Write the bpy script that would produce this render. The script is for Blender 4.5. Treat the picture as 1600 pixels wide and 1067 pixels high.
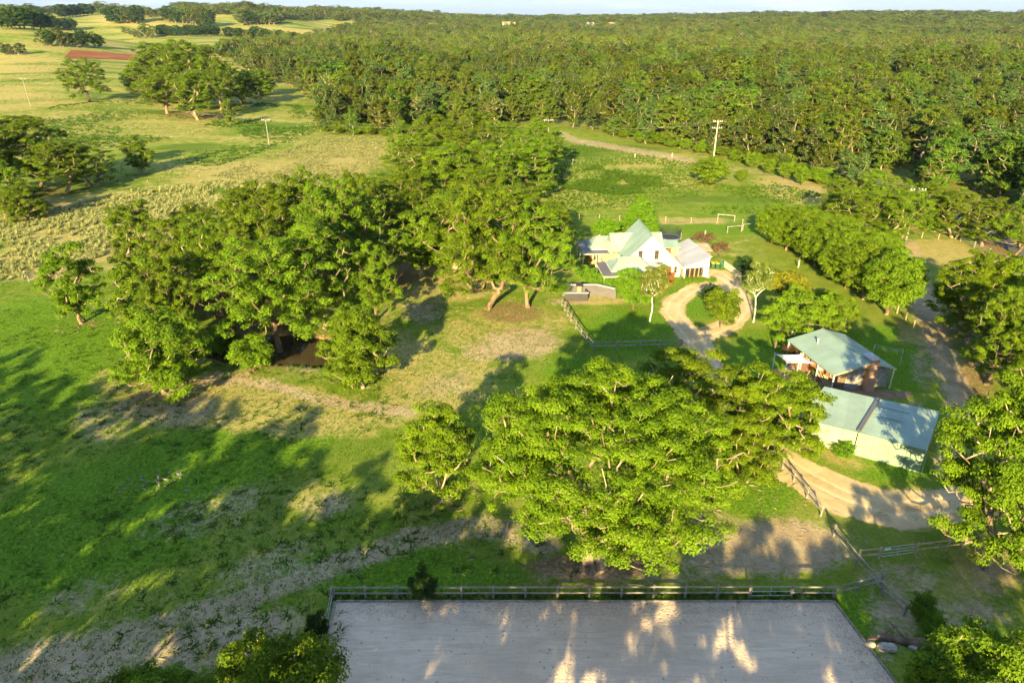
import bpy, bmesh, math, random
import numpy as np
from mathutils import Vector, Matrix

# ------------------------------------------------------------------ camera, sky, sun, exposure
scene = bpy.context.scene
for o in list(bpy.data.objects):
    bpy.data.objects.remove(o)
col = scene.collection
R = math.radians
CAM_H = 40.0
FOC = 1066.7 / 1600.0            # focal length as a fraction of the picture width
PITCH = R(25.6)
cam_d = bpy.data.cameras.new('camera')
cam_d.sensor_width = 36.0
cam_d.lens = 36.0 * FOC
cam_d.clip_end = 20000.0
cam = bpy.data.objects.new('camera', cam_d)
col.objects.link(cam)
cam.location = (0, 0, CAM_H)
cam.rotation_euler = (R(90) - PITCH, 0, 0)
scene.camera = cam

SUN_EL, SUN_AZ = R(18.5), R(13.5)     # shadows run away from the camera, 13.5 degrees to the right
SHADOW = Vector((math.sin(SUN_AZ) * math.cos(SUN_EL), math.cos(SUN_AZ) * math.cos(SUN_EL), -math.sin(SUN_EL)))
sun_d = bpy.data.lights.new('sun', 'SUN')
sun_d.energy = 5.0
sun_d.angle = R(0.53)
sun_d.color = (1.0, 0.78, 0.36)
sun = bpy.data.objects.new('sun', sun_d)
col.objects.link(sun)
sun.rotation_euler = SHADOW.to_track_quat('-Z', 'Y').to_euler()

world = bpy.data.worlds.new('World')
scene.world = world
world.use_nodes = True
wn = world.node_tree.nodes
wl = world.node_tree.links
wn.clear()
w_out = wn.new('ShaderNodeOutputWorld')
w_bg = wn.new('ShaderNodeBackground')
w_bg.inputs['Strength'].default_value = 0.068
w_sky = wn.new('ShaderNodeTexSky')
w_sky.sky_type = 'NISHITA'
w_sky.sun_disc = False
w_sky.sun_elevation = SUN_EL
w_sky.sun_rotation = R(180 + 13.5)
w_sky.altitude = 100
w_sky.air_density = 1.0
w_sky.dust_density = 0.4
w_sky.ozone_density = 2.0
# thin cloud streaks all over the sky
w_tc = wn.new('ShaderNodeTexCoord')
w_map = wn.new('ShaderNodeMapping')
w_map.inputs['Scale'].default_value = (2.2, 2.2, 26.0)
w_noise = wn.new('ShaderNodeTexNoise')
w_noise.inputs['Scale'].default_value = 2.0
w_noise.inputs['Detail'].default_value = 6.0
w_noise.inputs['Roughness'].default_value = 0.6
w_ramp = wn.new('ShaderNodeValToRGB')
w_ramp.color_ramp.elements[0].position = 0.50
w_ramp.color_ramp.elements[1].position = 0.74
w_ramp.color_ramp.elements[1].color = (0.8, 0.8, 0.8, 1)
w_mix = wn.new('ShaderNodeMix')
w_mix.data_type = 'RGBA'
w_mix.inputs['B'].default_value = (4.6, 4.9, 5.3, 1)
wl.new(w_tc.outputs['Generated'], w_map.inputs['Vector'])
wl.new(w_map.outputs['Vector'], w_noise.inputs['Vector'])
wl.new(w_noise.outputs['Fac'], w_ramp.inputs['Fac'])
wl.new(w_ramp.outputs['Color'], w_mix.inputs['Factor'])
w_sky_tint = wn.new('ShaderNodeMix')          # even blue tint over the whole sky, added to steer fill and horizon brightness
w_sky_tint.data_type = 'RGBA'
w_sky_tint.inputs['Factor'].default_value = 0.72
w_sky_tint.inputs['B'].default_value = (1.45, 2.35, 4.0, 1)
wl.new(w_sky.outputs['Color'], w_sky_tint.inputs['A'])
wl.new(w_sky_tint.outputs['Result'], w_mix.inputs['A'])
wl.new(w_mix.outputs['Result'], w_bg.inputs['Color'])
wl.new(w_bg.outputs['Background'], w_out.inputs['Surface'])

vs = scene.view_settings
vs.view_transform = 'Standard'
vs.look = 'None'
vs.exposure = 1.95
vs.gamma = 1.0
vs.use_curve_mapping = False
scene.cycles.max_bounces = 4
scene.cycles.diffuse_bounces = 2
scene.cycles.glossy_bounces = 1
scene.cycles.transmission_bounces = 2
scene.cycles.transparent_max_bounces = 8
scene.cycles.volume_bounces = 0
scene.cycles.use_adaptive_sampling = True
scene.cycles.adaptive_threshold = 0.03

# ------------------------------------------------------------------ terrain and picking ground points
def ss(a, b, x):
    t = np.clip((x - a) / (b - a), 0.0, 1.0)
    return t * t * (3 - 2 * t)

POND = (-31.0, 81.0, 8.5, 4.6)     # centre x, y, half length, half width

def terrain(x, y):
    x = np.asarray(x, float)
    y = np.asarray(y, float)
    left = ss(-60.0, -650.0, x)
    ridge = 21.0 + 23.0 * left + 14.0 * ss(150.0, 1300.0, x)
    z = ridge * ss(800.0, 2350.0 - 800.0 * left, y)
    z = z + 21.0 * np.exp(-(((x + 560.0) / 260.0) ** 2 + ((y - 740.0) / 190.0) ** 2))
    r = np.hypot(x, y)
    und = np.sin(x * 0.011 + 1.3) * np.cos(y * 0.008 + 0.4) + 0.5 * np.sin(x * 0.023 + y * 0.017)
    z = z + (3.0 + 3.5 * left) * und * ss(280.0, 700.0, r)
    px, py, pa, pb = POND
    th = np.arctan2((y - py) / pb, (x - px) / pa)
    e = (((x - px) / pa) ** 2 + ((y - py) / pb) ** 2) * (1.0 + 0.30 * np.sin(3 * th + 0.7) + 0.22 * np.sin(5 * th + 2.0))
    z = z - 0.9 * (1.0 - ss(0.55, 1.35, e))
    return z

CP, SP = math.cos(PITCH), math.sin(PITCH)
FPX = 1066.7

def ray(px, py):
    u = (px - 800.0) / FPX
    v = -(py - 533.5) / FPX
    return u, CP + v * SP, -SP + v * CP

def at(px, py, z):
    """Point of the picture position at height z."""
    d = ray(px, py)
    t = (z - CAM_H) / d[2]
    return (d[0] * t, d[1] * t, z)

def ground(px, py):
    """Point of the terrain seen at a picture position."""
    d = ray(px, py)
    ts = np.concatenate([np.arange(20, 400, 1.0), np.arange(400, 5000, 5.0)])
    zs = CAM_H + d[2] * ts - terrain(d[0] * ts, d[1] * ts)
    k = int(np.argmax(zs < 0))
    if zs[k] >= 0:
        k = len(ts) - 1
    a, b = ts[max(k - 1, 0)], ts[k]
    for _ in range(24):
        m = 0.5 * (a + b)
        if CAM_H + d[2] * m - float(terrain(d[0] * m, d[1] * m)) < 0:
            b = m
        else:
            a = m
    return (d[0] * b, d[1] * b, float(terrain(d[0] * b, d[1] * b)))

def project(x, y, z):
    dep = np.maximum(y * CP - (z - CAM_H) * SP, 1e-3)
    up = y * SP + (z - CAM_H) * CP
    return 800.0 + FPX * x / dep, 533.5 - FPX * up / dep

def inside(poly, x, y):
    x = np.asarray(x, float)
    y = np.asarray(y, float)
    res = np.zeros(x.shape, bool)
    n = len(poly)
    for i in range(n):
        x0, y0 = poly[i]
        x1, y1 = poly[(i + 1) % n]
        cond = (y0 > y) != (y1 > y)
        with np.errstate(divide='ignore', invalid='ignore'):
            xi = (x1 - x0) * (y - y0) / (y1 - y0 + 1e-12) + x0
        res ^= cond & (x < xi)
    return res

# ------------------------------------------------------------------ node helpers and materials
def new_mat(name):
    m = bpy.data.materials.new(name)
    m.use_nodes = True
    nt = m.node_tree
    nt.nodes.clear()
    return m, nt

def nd(nt, kind, **kw):
    n = nt.nodes.new(kind)
    for k, v in kw.items():
        if k in n.inputs:
            n.inputs[k].default_value = v
        else:
            setattr(n, k, v)
    return n

def mixc(nt, fac, a, b, blend='MIX'):
    m = nt.nodes.new('ShaderNodeMix')
    m.data_type = 'RGBA'
    m.blend_type = blend
    for key, v in (('Factor', fac), ('A', a), ('B', b)):
        if hasattr(v, 'is_linked') or hasattr(v, 'links'):
            nt.links.new(v, m.inputs[key])
        elif key == 'Factor':
            m.inputs[key].default_value = v
        else:
            m.inputs[key].default_value = (*v, 1.0)
    return m.outputs['Result']

def mth(nt, op, a, b=0.0, clamp=False):
    m = nt.nodes.new('ShaderNodeMath')
    m.operation = op
    m.use_clamp = clamp
    for i, v in enumerate((a, b)):
        if hasattr(v, 'links'):
            nt.links.new(v, m.inputs[i])
        else:
            m.inputs[i].default_value = v
    return m.outputs[0]

def noise(nt, scale, detail=4.0, rough=0.55, vec=None, dist=0.0):
    n = nt.nodes.new('ShaderNodeTexNoise')
    n.inputs['Scale'].default_value = scale
    n.inputs['Detail'].default_value = detail
    n.inputs['Roughness'].default_value = rough
    n.inputs['Distortion'].default_value = dist
    if vec is not None:
        nt.links.new(vec, n.inputs['Vector'])
    return n.outputs['Fac']

def ramp(nt, fac, a, b, lo=0.0, hi=1.0):
    m = nt.nodes.new('ShaderNodeMapRange')
    m.interpolation_type = 'SMOOTHSTEP'
    nt.links.new(fac, m.inputs['Value'])
    m.inputs['From Min'].default_value = a
    m.inputs['From Max'].default_value = b
    m.inputs['To Min'].default_value = lo
    m.inputs['To Max'].default_value = hi
    return m.outputs['Result']

def finish(nt, color, rough=0.8, height=None, bump=0.3, dist=0.05, spec=0.3, metal=0.0):
    p = nt.nodes.new('ShaderNodeBsdfPrincipled')
    p.inputs['Roughness'].default_value = rough
    p.inputs['Specular IOR Level'].default_value = spec
    p.inputs['Metallic'].default_value = metal
    if hasattr(color, 'links'):
        nt.links.new(color, p.inputs['Base Color'])
    else:
        p.inputs['Base Color'].default_value = (*color, 1)
    if height is not None:
        b = nt.nodes.new('ShaderNodeBump')
        b.inputs['Strength'].default_value = bump
        b.inputs['Distance'].default_value = dist
        nt.links.new(height, b.inputs['Height'])
        nt.links.new(b.outputs['Normal'], p.inputs['Normal'])
    o = nt.nodes.new('ShaderNodeOutputMaterial')
    nt.links.new(p.outputs[0], o.inputs['Surface'])
    return p

M = {}

def plain(name, c, rough=0.7, var=0.25, scale=3.0, spec=0.3, bump=0.2, metal=0.0):
    m, nt = new_mat(name)
    tc = nt.nodes.new('ShaderNodeTexCoord')
    v = tc.outputs['Object']
    f = noise(nt, scale, 6.0, 0.6, v)
    dark = tuple(x * (1 - var) for x in c)
    lite = tuple(min(1.0, x * (1 + var * 0.6)) for x in c)
    c1 = mixc(nt, ramp(nt, f, 0.3, 0.7), dark, lite)
    finish(nt, c1, rough, noise(nt, scale * 6, 4.0, 0.6, v), bump, 0.02, spec, metal)
    M[name] = m
    return m

def foliage(name, dark, lite, transl=0.22, rand=0.35, rough=0.55):
    """Leaves: tint is a per leaf and per tuft variation of the leaf colour itself."""
    m, nt = new_mat(name)
    at_ = nt.nodes.new('ShaderNodeAttribute')
    at_.attribute_name = 'tint'
    oi = nt.nodes.new('ShaderNodeObjectInfo')
    c = mixc(nt, at_.outputs['Fac'], dark, lite)
    hsv = nt.nodes.new('ShaderNodeHueSaturation')
    nt.links.new(c, hsv.inputs['Color'])
    nt.links.new(ramp(nt, oi.outputs['Random'], 0.0, 1.0, 0.5 - 0.010 * rand / 0.35, 0.5 + 0.007 * rand / 0.35), hsv.inputs['Hue'])
    nt.links.new(mth(nt, 'ADD', mth(nt, 'MULTIPLY', oi.outputs['Random'], rand), 1.0 - rand * 0.5), hsv.inputs['Value'])
    c = hsv.outputs['Color']
    p = nt.nodes.new('ShaderNodeBsdfPrincipled')
    p.inputs['Roughness'].default_value = rough
    p.inputs['Specular IOR Level'].default_value = 0.06
    nt.links.new(c, p.inputs['Base Color'])
    t = nt.nodes.new('ShaderNodeBsdfTranslucent')
    nt.links.new(c, t.inputs['Color'])
    mx = nt.nodes.new('ShaderNodeMixShader')
    mx.inputs[0].default_value = transl
    nt.links.new(p.outputs[0], mx.inputs[1])
    nt.links.new(t.outputs[0], mx.inputs[2])
    o = nt.nodes.new('ShaderNodeOutputMaterial')
    nt.links.new(mx.outputs[0], o.inputs['Surface'])
    M[name] = m
    return m

foliage('gum_leaves', (0.042, 0.085, 0.006), (0.165, 0.262, 0.012))
foliage('hero_leaves', (0.055, 0.108, 0.005), (0.172, 0.265, 0.010))
foliage('forest_leaves', (0.028, 0.060, 0.008), (0.118, 0.192, 0.015), rand=0.75)
foliage('olive_leaves', (0.036, 0.066, 0.008), (0.152, 0.212, 0.016), rand=0.6)
foliage('grey_leaves', (0.028, 0.058, 0.016), (0.105, 0.170, 0.036), rand=0.6)
foliage('dense_leaves', (0.055, 0.110, 0.006), (0.165, 0.270, 0.012))
foliage('dark_leaves', (0.016, 0.042, 0.012), (0.045, 0.090, 0.016))
foliage('birch_leaves', (0.10, 0.15, 0.02), (0.24, 0.29, 0.05), transl=0.45)
foliage('red_leaves', (0.16, 0.035, 0.018), (0.45, 0.10, 0.05))
foliage('plum_leaves', (0.07, 0.035, 0.025), (0.17, 0.09, 0.05))
foliage('yellow_leaves', (0.07, 0.11, 0.010), (0.30, 0.27, 0.02))
foliage('lawn_leaves', (0.055, 0.135, 0.008), (0.150, 0.290, 0.014))
foliage('reed_leaves', (0.13, 0.17, 0.04), (0.46, 0.46, 0.20), transl=0.25)
foliage('bracken_leaves', (0.032, 0.085, 0.008), (0.090, 0.165, 0.014))

def bark(name, c0, c1):
    m, nt = new_mat(name)
    tc = nt.nodes.new('ShaderNodeTexCoord')
    mp = nd(nt, 'ShaderNodeMapping')
    mp.inputs['Scale'].default_value = (1, 1, 0.25)
    nt.links.new(tc.outputs['Object'], mp.inputs['Vector'])
    f = noise(nt, 1.6, 6.0, 0.65, mp.outputs['Vector'])
    g = noise(nt, 9.0, 4.0, 0.65, mp.outputs['Vector'])
    c = mixc(nt, ramp(nt, f, 0.35, 0.65), c0, c1)
    finish(nt, c, 0.85, g, 0.5, 0.05, 0.15)
    M[name] = m

bark('gum_bark', (0.09, 0.06, 0.035), (0.27, 0.20, 0.13))
bark('pale_bark', (0.16, 0.11, 0.07), (0.42, 0.34, 0.25))
bark('dark_bark', (0.10, 0.07, 0.05), (0.22, 0.16, 0.11))
bark('birch_bark', (0.42, 0.40, 0.37), (0.80, 0.78, 0.74))

plain('weathered_timber', (0.29, 0.265, 0.235), 0.85, 0.35, 2.0)
plain('pine_timber', (0.46, 0.36, 0.22), 0.8, 0.3, 2.0)
plain('dark_timber', (0.16, 0.11, 0.075), 0.85, 0.4, 2.0)
plain('white_paint', (0.55, 0.54, 0.56), 0.6, 0.06, 1.0, bump=0.05)
plain('cream_paint', (0.50, 0.47, 0.38), 0.6, 0.10, 1.0, bump=0.05)
plain('grey_render', (0.115, 0.11, 0.12), 0.85, 0.12, 1.0)
plain('dark_render', (0.06, 0.058, 0.062), 0.85, 0.15, 1.0)
plain('sail_cloth', (0.72, 0.66, 0.60), 0.8, 0.08, 0.6, bump=0.05)
plain('galvanised', (0.42, 0.43, 0.45), 0.45, 0.15, 2.0, metal=0.3)
plain('dark_glass', (0.035, 0.04, 0.045), 0.12, 0.3, 1.0, spec=0.6, bump=0.02)
plain('blue_plastic', (0.08, 0.19, 0.42), 0.5, 0.1)
plain('black_plastic', (0.025, 0.025, 0.028), 0.5, 0.1)
plain('green_plastic', (0.03, 0.10, 0.05), 0.5, 0.1)
plain('yellow_plastic', (0.70, 0.42, 0.02), 0.5, 0.1)
plain('teal_plastic', (0.05, 0.22, 0.17), 0.5, 0.1)
plain('net_black', (0.03, 0.035, 0.045), 0.8, 0.1)
plain('stone', (0.42, 0.38, 0.33), 0.9, 0.3, 3.0, bump=0.6)
plain('bird_grey', (0.24, 0.23, 0.23), 0.8, 0.25, 20.0)
plain('porcelain', (0.75, 0.74, 0.72), 0.3, 0.05)
plain('terracotta', (0.42, 0.17, 0.08), 0.8, 0.2, 2.0)
plain('tarp', (0.50, 0.52, 0.56), 0.6, 0.15, 1.0)
plain('ochre_boards', (0.48, 0.23, 0.10), 0.8, 0.25, 2.0)
plain('rust_roof', (0.42, 0.30, 0.20), 0.7, 0.25, 1.5)

def metal_sheet(name, c, scale=26.0, rust=0.0, axis=0):
    """Painted ribbed steel: ribs are fine relief, slight fading and rust stains."""
    m, nt = new_mat(name)
    tc = nt.nodes.new('ShaderNodeTexCoord')
    v = tc.outputs['UV']
    w = nt.nodes.new('ShaderNodeTexWave')
    w.wave_type = 'BANDS'
    w.bands_direction = 'X'
    w.inputs['Scale'].default_value = 3.2
    w.inputs['Distortion'].default_value = 0.0
    nt.links.new(v, w.inputs['Vector'])
    f = noise(nt, 0.5, 6.0, 0.6, tc.outputs['Object'])
    c1 = mixc(nt, ramp(nt, f, 0.3, 0.75), tuple(x * 0.86 for x in c), tuple(min(1, x * 1.06) for x in c))
    # overlapping sheets fade unevenly, one strip from the next
    sx = nt.nodes.new('ShaderNodeSeparateXYZ')
    nt.links.new(v, sx.inputs[0])
    wn_ = nt.nodes.new('ShaderNodeTexWhiteNoise')
    wn_.noise_dimensions = '1D'
    nt.links.new(mth(nt, 'FLOOR', mth(nt, 'MULTIPLY', sx.outputs['X'], 1.25)), wn_.inputs['W'])
    strip = wn_.outputs['Value']
    c1 = mixc(nt, mth(nt, 'MULTIPLY', strip, 0.24), c1, tuple(x * 0.5 for x in c))
    c1 = mixc(nt, mth(nt, 'MULTIPLY', ramp(nt, w.outputs['Fac'], 0.0, 0.25, 1.0, 0.0), 0.16), c1, tuple(x * 0.45 for x in c))
    st = nd(nt, 'ShaderNodeMapping')
    st.inputs['Scale'].default_value = (2.2, 0.18, 1.0)
    nt.links.new(v, st.inputs['Vector'])
    run = noise(nt, 1.0, 5.0, 0.65, st.outputs['Vector'])
    c1 = mixc(nt, ramp(nt, run, 0.55, 0.8, 0.0, 0.4), c1, tuple(x * 0.55 for x in c))          # streaks of grime down the sheets
    if rust > 0:
        g = noise(nt, 0.35, 5.0, 0.6, tc.outputs['Object'])
        c1 = mixc(nt, ramp(nt, g, 0.60, 0.78, 0.0, rust), c1, (0.30, 0.17, 0.08))
    finish(nt, c1, 0.5, w.outputs['Fac'], 0.3, 0.02, 0.35)
    M[name] = m

metal_sheet('green_roof', (0.26, 0.365, 0.31))
metal_sheet('shed_roof', (0.27, 0.375, 0.315), rust=0.5)
metal_sheet('shed_wall', (0.25, 0.36, 0.27))
metal_sheet('shed_wall_cream', (0.40, 0.43, 0.32))
metal_sheet('grey_roof', (0.40, 0.41, 0.45))
metal_sheet('charcoal_roof', (0.13, 0.125, 0.13))
metal_sheet('skylight', (0.30, 0.36, 0.34))

def bricks(name, c0, c1, mortar, sx=3.2):
    m, nt = new_mat(name)
    tc = nt.nodes.new('ShaderNodeTexCoord')
    b = nt.nodes.new('ShaderNodeTexBrick')
    b.inputs['Scale'].default_value = sx
    b.inputs['Color1'].default_value = (*c0, 1)
    b.inputs['Color2'].default_value = (*c1, 1)
    b.inputs['Mortar'].default_value = (*mortar, 1)
    b.inputs['Mortar Size'].default_value = 0.02
    nt.links.new(tc.outputs['UV'], b.inputs['Vector'])
    f = noise(nt, 0.9, 5.0, 0.65, tc.outputs['Object'])
    c = mixc(nt, ramp(nt, f, 0.3, 0.75, 0.0, 0.5), b.outputs['Color'], (0.30, 0.20, 0.14))
    finish(nt, c, 0.9, b.outputs['Fac'], 0.4, -0.02, 0.2)
    M[name] = m

bricks('brick', (0.40, 0.18, 0.10), (0.52, 0.27, 0.15), (0.42, 0.36, 0.30))
bricks('paving_brick', (0.40, 0.17, 0.10), (0.50, 0.24, 0.15), (0.36, 0.26, 0.20), 2.0)
bricks('orange_brick', (0.50, 0.27, 0.14), (0.60, 0.36, 0.20), (0.46, 0.38, 0.30))

# ------------------------------------------------------------------ mesh helpers
def mesh_np(name, V, F, mat=None, tint=None, smooth=False, uv=None):
    """Fast mesh from arrays; F is (n,3) or (n,4)."""
    V = np.asarray(V, np.float32)
    F = np.asarray(F, np.int32)
    me = bpy.data.meshes.new(name)
    n, k = F.shape
    me.vertices.add(len(V))
    me.vertices.foreach_set('co', V.ravel())
    me.loops.add(n * k)
    me.loops.foreach_set('vertex_index', F.ravel())
    me.polygons.add(n)
    me.polygons.foreach_set('loop_start', np.arange(0, n * k, k, dtype=np.int32))
    me.polygons.foreach_set('use_smooth', np.full(n, smooth, dtype=bool))
    if tint is not None:
        a = me.attributes.new('tint', 'FLOAT', 'POINT')
        a.data.foreach_set('value', np.asarray(tint, np.float32))
    me.update(calc_edges=True)
    if mat is not None:
        me.materials.append(M[mat])
    return me

def link(name, me, parent=None, loc=None, rz=0.0):
    o = bpy.data.objects.new(name, me)
    col.objects.link(o)
    if parent is not None:
        o.parent = parent
    if loc is not None:
        o.location = loc
    if rz:
        o.rotation_euler = (0, 0, rz)
    return o

def tag(o, label=None, cat=None, group=None, kind=None):
    if label:
        o['label'] = label
    if cat:
        o['category'] = cat
    if group:
        o['group'] = group
    if kind:
        o['kind'] = kind
    return o

def thing(name, label, cat, loc=(0, 0, 0), rz=0.0, group=None):
    o = bpy.data.objects.new(name, None)
    o.empty_display_size = 0.5
    col.objects.link(o)
    o.location = loc
    o.rotation_euler = (0, 0, rz)
    return tag(o, label, cat, group)

class MB:
    """Collects simple solids and links them as one mesh object."""
    def __init__(self):
        self.V, self.F, self.UV = [], [], []
    def poly(self, pts):
        i = len(self.V)
        self.V += [tuple(p) for p in pts]
        self.F.append(tuple(range(i, i + len(pts))))
        # uv in metres: u along the horizontal, v up the slope
        p = [Vector(q) for q in pts]
        n = (p[1] - p[0]).cross(p[2] - p[0])
        if n.length < 1e-9 and len(p) > 3:
            n = (p[2] - p[0]).cross(p[3] - p[0])
        n = n.normalized() if n.length > 0 else Vector((0, 0, 1))
        uax = Vector((0, 0, 1)).cross(n)
        if uax.length < 0.05:
            uax = Vector((1, 0, 0))
        uax.normalize()
        vax = n.cross(uax)
        self.UV.append([(q.dot(uax), q.dot(vax)) for q in p])
    def box(self, x0, x1, y0, y1, z0, z1):
        a = [(x0, y0, z0), (x1, y0, z0), (x1, y1, z0), (x0, y1, z0), (x0, y0, z1), (x1, y0, z1), (x1, y1, z1), (x0, y1, z1)]
        for f in ((3, 2, 1, 0), (4, 5, 6, 7), (0, 1, 5, 4), (1, 2, 6, 5), (2, 3, 7, 6), (3, 0, 4, 7)):
            self.poly([a[i] for i in f])
        return self
    def slab(self, pts, t=0.1):
        """A plate whose top face is pts (counter-clockwise from above), t thick downwards."""
        top = [Vector(p) for p in pts]
        bot = [p - Vector((0, 0, t)) for p in top]
        self.poly(top)
        self.poly(list(reversed(bot)))
        n = len(top)
        for i in range(n):
            j = (i + 1) % n
            self.poly([top[j], top[i], bot[i], bot[j]])
        return self
    def prism(self, outline, d):
        """Extrude a 3D outline along the vector d."""
        a = [Vector(p) for p in outline]
        b = [p + Vector(d) for p in a]
        self.poly(a)
        self.poly(list(reversed(b)))
        n = len(a)
        for i in range(n):
            j = (i + 1) % n
            self.poly([a[j], a[i], b[i], b[j]])
        return self
    def beam(self, p, q, w, h=None):
        """A squared bar from p to q."""
        h = h or w
        p, q = Vector(p), Vector(q)
        d = (q - p).normalized()
        s = d.cross(Vector((0, 0, 1)))
        if s.length < 0.01:
            s = Vector((1, 0, 0))
        s.normalize()
        u = s.cross(d).normalized()
        s *= w / 2
        u *= h / 2
        a = [p - s - u, p + s - u, p + s + u, p - s + u]
        b = [x + (q - p) for x in a]
        self.poly(list(a))
        self.poly(list(reversed(b)))
        for i in range(4):
            j = (i + 1) % 4
            self.poly([a[j], a[i], b[i], b[j]])
        return self
    def tube(self, pts, rad, n=8):
        rings = []
        P = [Vector(p) for p in pts]
        for i, p in enumerate(P):
            d = (P[min(i + 1, len(P) - 1)] - P[max(i - 1, 0)]).normalized()
            s = d.cross(Vector((0, 0, 1)))
            if s.length < 0.05:
                s = d.cross(Vector((1, 0, 0)))
            s.normalize()
            u = s.cross(d).normalized()
            r = rad[i] if hasattr(rad, '__len__') else rad
            rings.append([p + (s * math.cos(2 * math.pi * k / n) + u * math.sin(2 * math.pi * k / n)) * r for k in range(n)])
        for i in range(len(rings) - 1):
            for k in range(n):
                j = (k + 1) % n
                self.poly([rings[i][j], rings[i][k], rings[i + 1][k], rings[i + 1][j]])
        self.poly(rings[0])
        self.poly(list(reversed(rings[-1])))
        return self
    def mesh(self, name, mat):
        me = bpy.data.meshes.new(name)
        me.from_pydata(self.V, [], self.F)
        uvl = me.uv_layers.new(name='UVMap')
        flat = [c for f in self.UV for q in f for c in q]
        uvl.data.foreach_set('uv', flat)
        me.materials.append(M[mat])
        bm = bmesh.new()
        bm.from_mesh(me)
        bmesh.ops.remove_doubles(bm, verts=bm.verts, dist=0.0005)
        bmesh.ops.recalc_face_normals(bm, faces=bm.faces)
        bm.to_mesh(me)
        bm.free()
        return me
    def build(self, name, mat, parent=None, loc=None, rz=0.0):
        return link(name, self.mesh(name, mat), parent, loc, rz)

def copy_tree(o, parent=None):
    c = o.copy()
    col.objects.link(c)
    c.parent = parent
    for ch in o.children:
        copy_tree(ch, c)
    return c
# ------------------------------------------------------------------ the ground
def axis(segs):
    out = [segs[0][0]]
    for a, b, s0, s1 in segs:
        x, s = a, s0
        L = b - a
        while x < b - 1e-6:
            t = (x - a) / L
            s = s0 + (s1 - s0) * t
            x = min(b, x + s)
            out.append(x)
    return np.array(out)

gx_r = axis([(0, 60, 0.55, 0.6), (60, 160, 0.6, 3.0), (160, 700, 3.0, 18.0), (700, 2600, 18, 90), (2600, 9000, 90, 900)])
gx = np.concatenate([-gx_r[:0:-1], gx_r])
gy = axis([(-600, -60, 60, 12), (-60, 14, 8, 1.0), (14, 130, 0.5, 0.7), (130, 330, 0.8, 4.0), (330, 1200, 4, 16), (1200, 3200, 16, 90), (3200, 12000, 90, 1200)])
GX, GY = np.meshgrid(gx, gy)
GZ = terrain(GX, GY)
PX, PY = project(GX, GY, GZ)

def blob(cx, cy, rx, ry, ang=0.0, s=1.0):
    a = R(ang)
    dx, dy = PX - cx, PY - cy
    u = (dx * math.cos(a) + dy * math.sin(a)) / rx
    v = (-dx * math.sin(a) + dy * math.cos(a)) / ry
    return s * (1.0 - ss(0.35, 1.25, np.sqrt(u * u + v * v)))

def path(pts, w, s=1.0):
    d = np.full(PX.shape, 1e9)
    for (x0, y0), (x1, y1) in zip(pts[:-1], pts[1:]):
        L2 = (x1 - x0) ** 2 + (y1 - y0) ** 2
        t = np.clip(((PX - x0) * (x1 - x0) + (PY - y0) * (y1 - y0)) / L2, 0, 1)
        # picture rows are foreshortened, so widths are narrower up and down
        d = np.minimum(d, np.hypot(PX - x0 - t * (x1 - x0), (PY - y0 - t * (y1 - y0)) * 1.6))
    return s * (1.0 - ss(0.3, 1.2, d / w))

front = GY > 5.0
far_left = ss(330, 200, PY) * ss(900, 500, PX)
def layer(items):
    m = np.zeros(PX.shape)
    for it in items:
        m = np.maximum(m, it)
    return np.where(front, m, 0.25)

FOREST = [(495, 207), (600, 215), (760, 205), (872, 196), (935, 208), (1000, 226), (1085, 240), (1200, 258), (1290, 296), (1322, 322),
          (1420, 312), (1500, 340), (1600, 396), (1900, 520), (1900, 12), (560, 12), (556, 47), (470, 62), (400, 74), (345, 86), (380, 110), (432, 128), (484, 150), (497, 180)]
in_forest = inside(FOREST, PX, PY) & (GY > 120)

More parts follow.
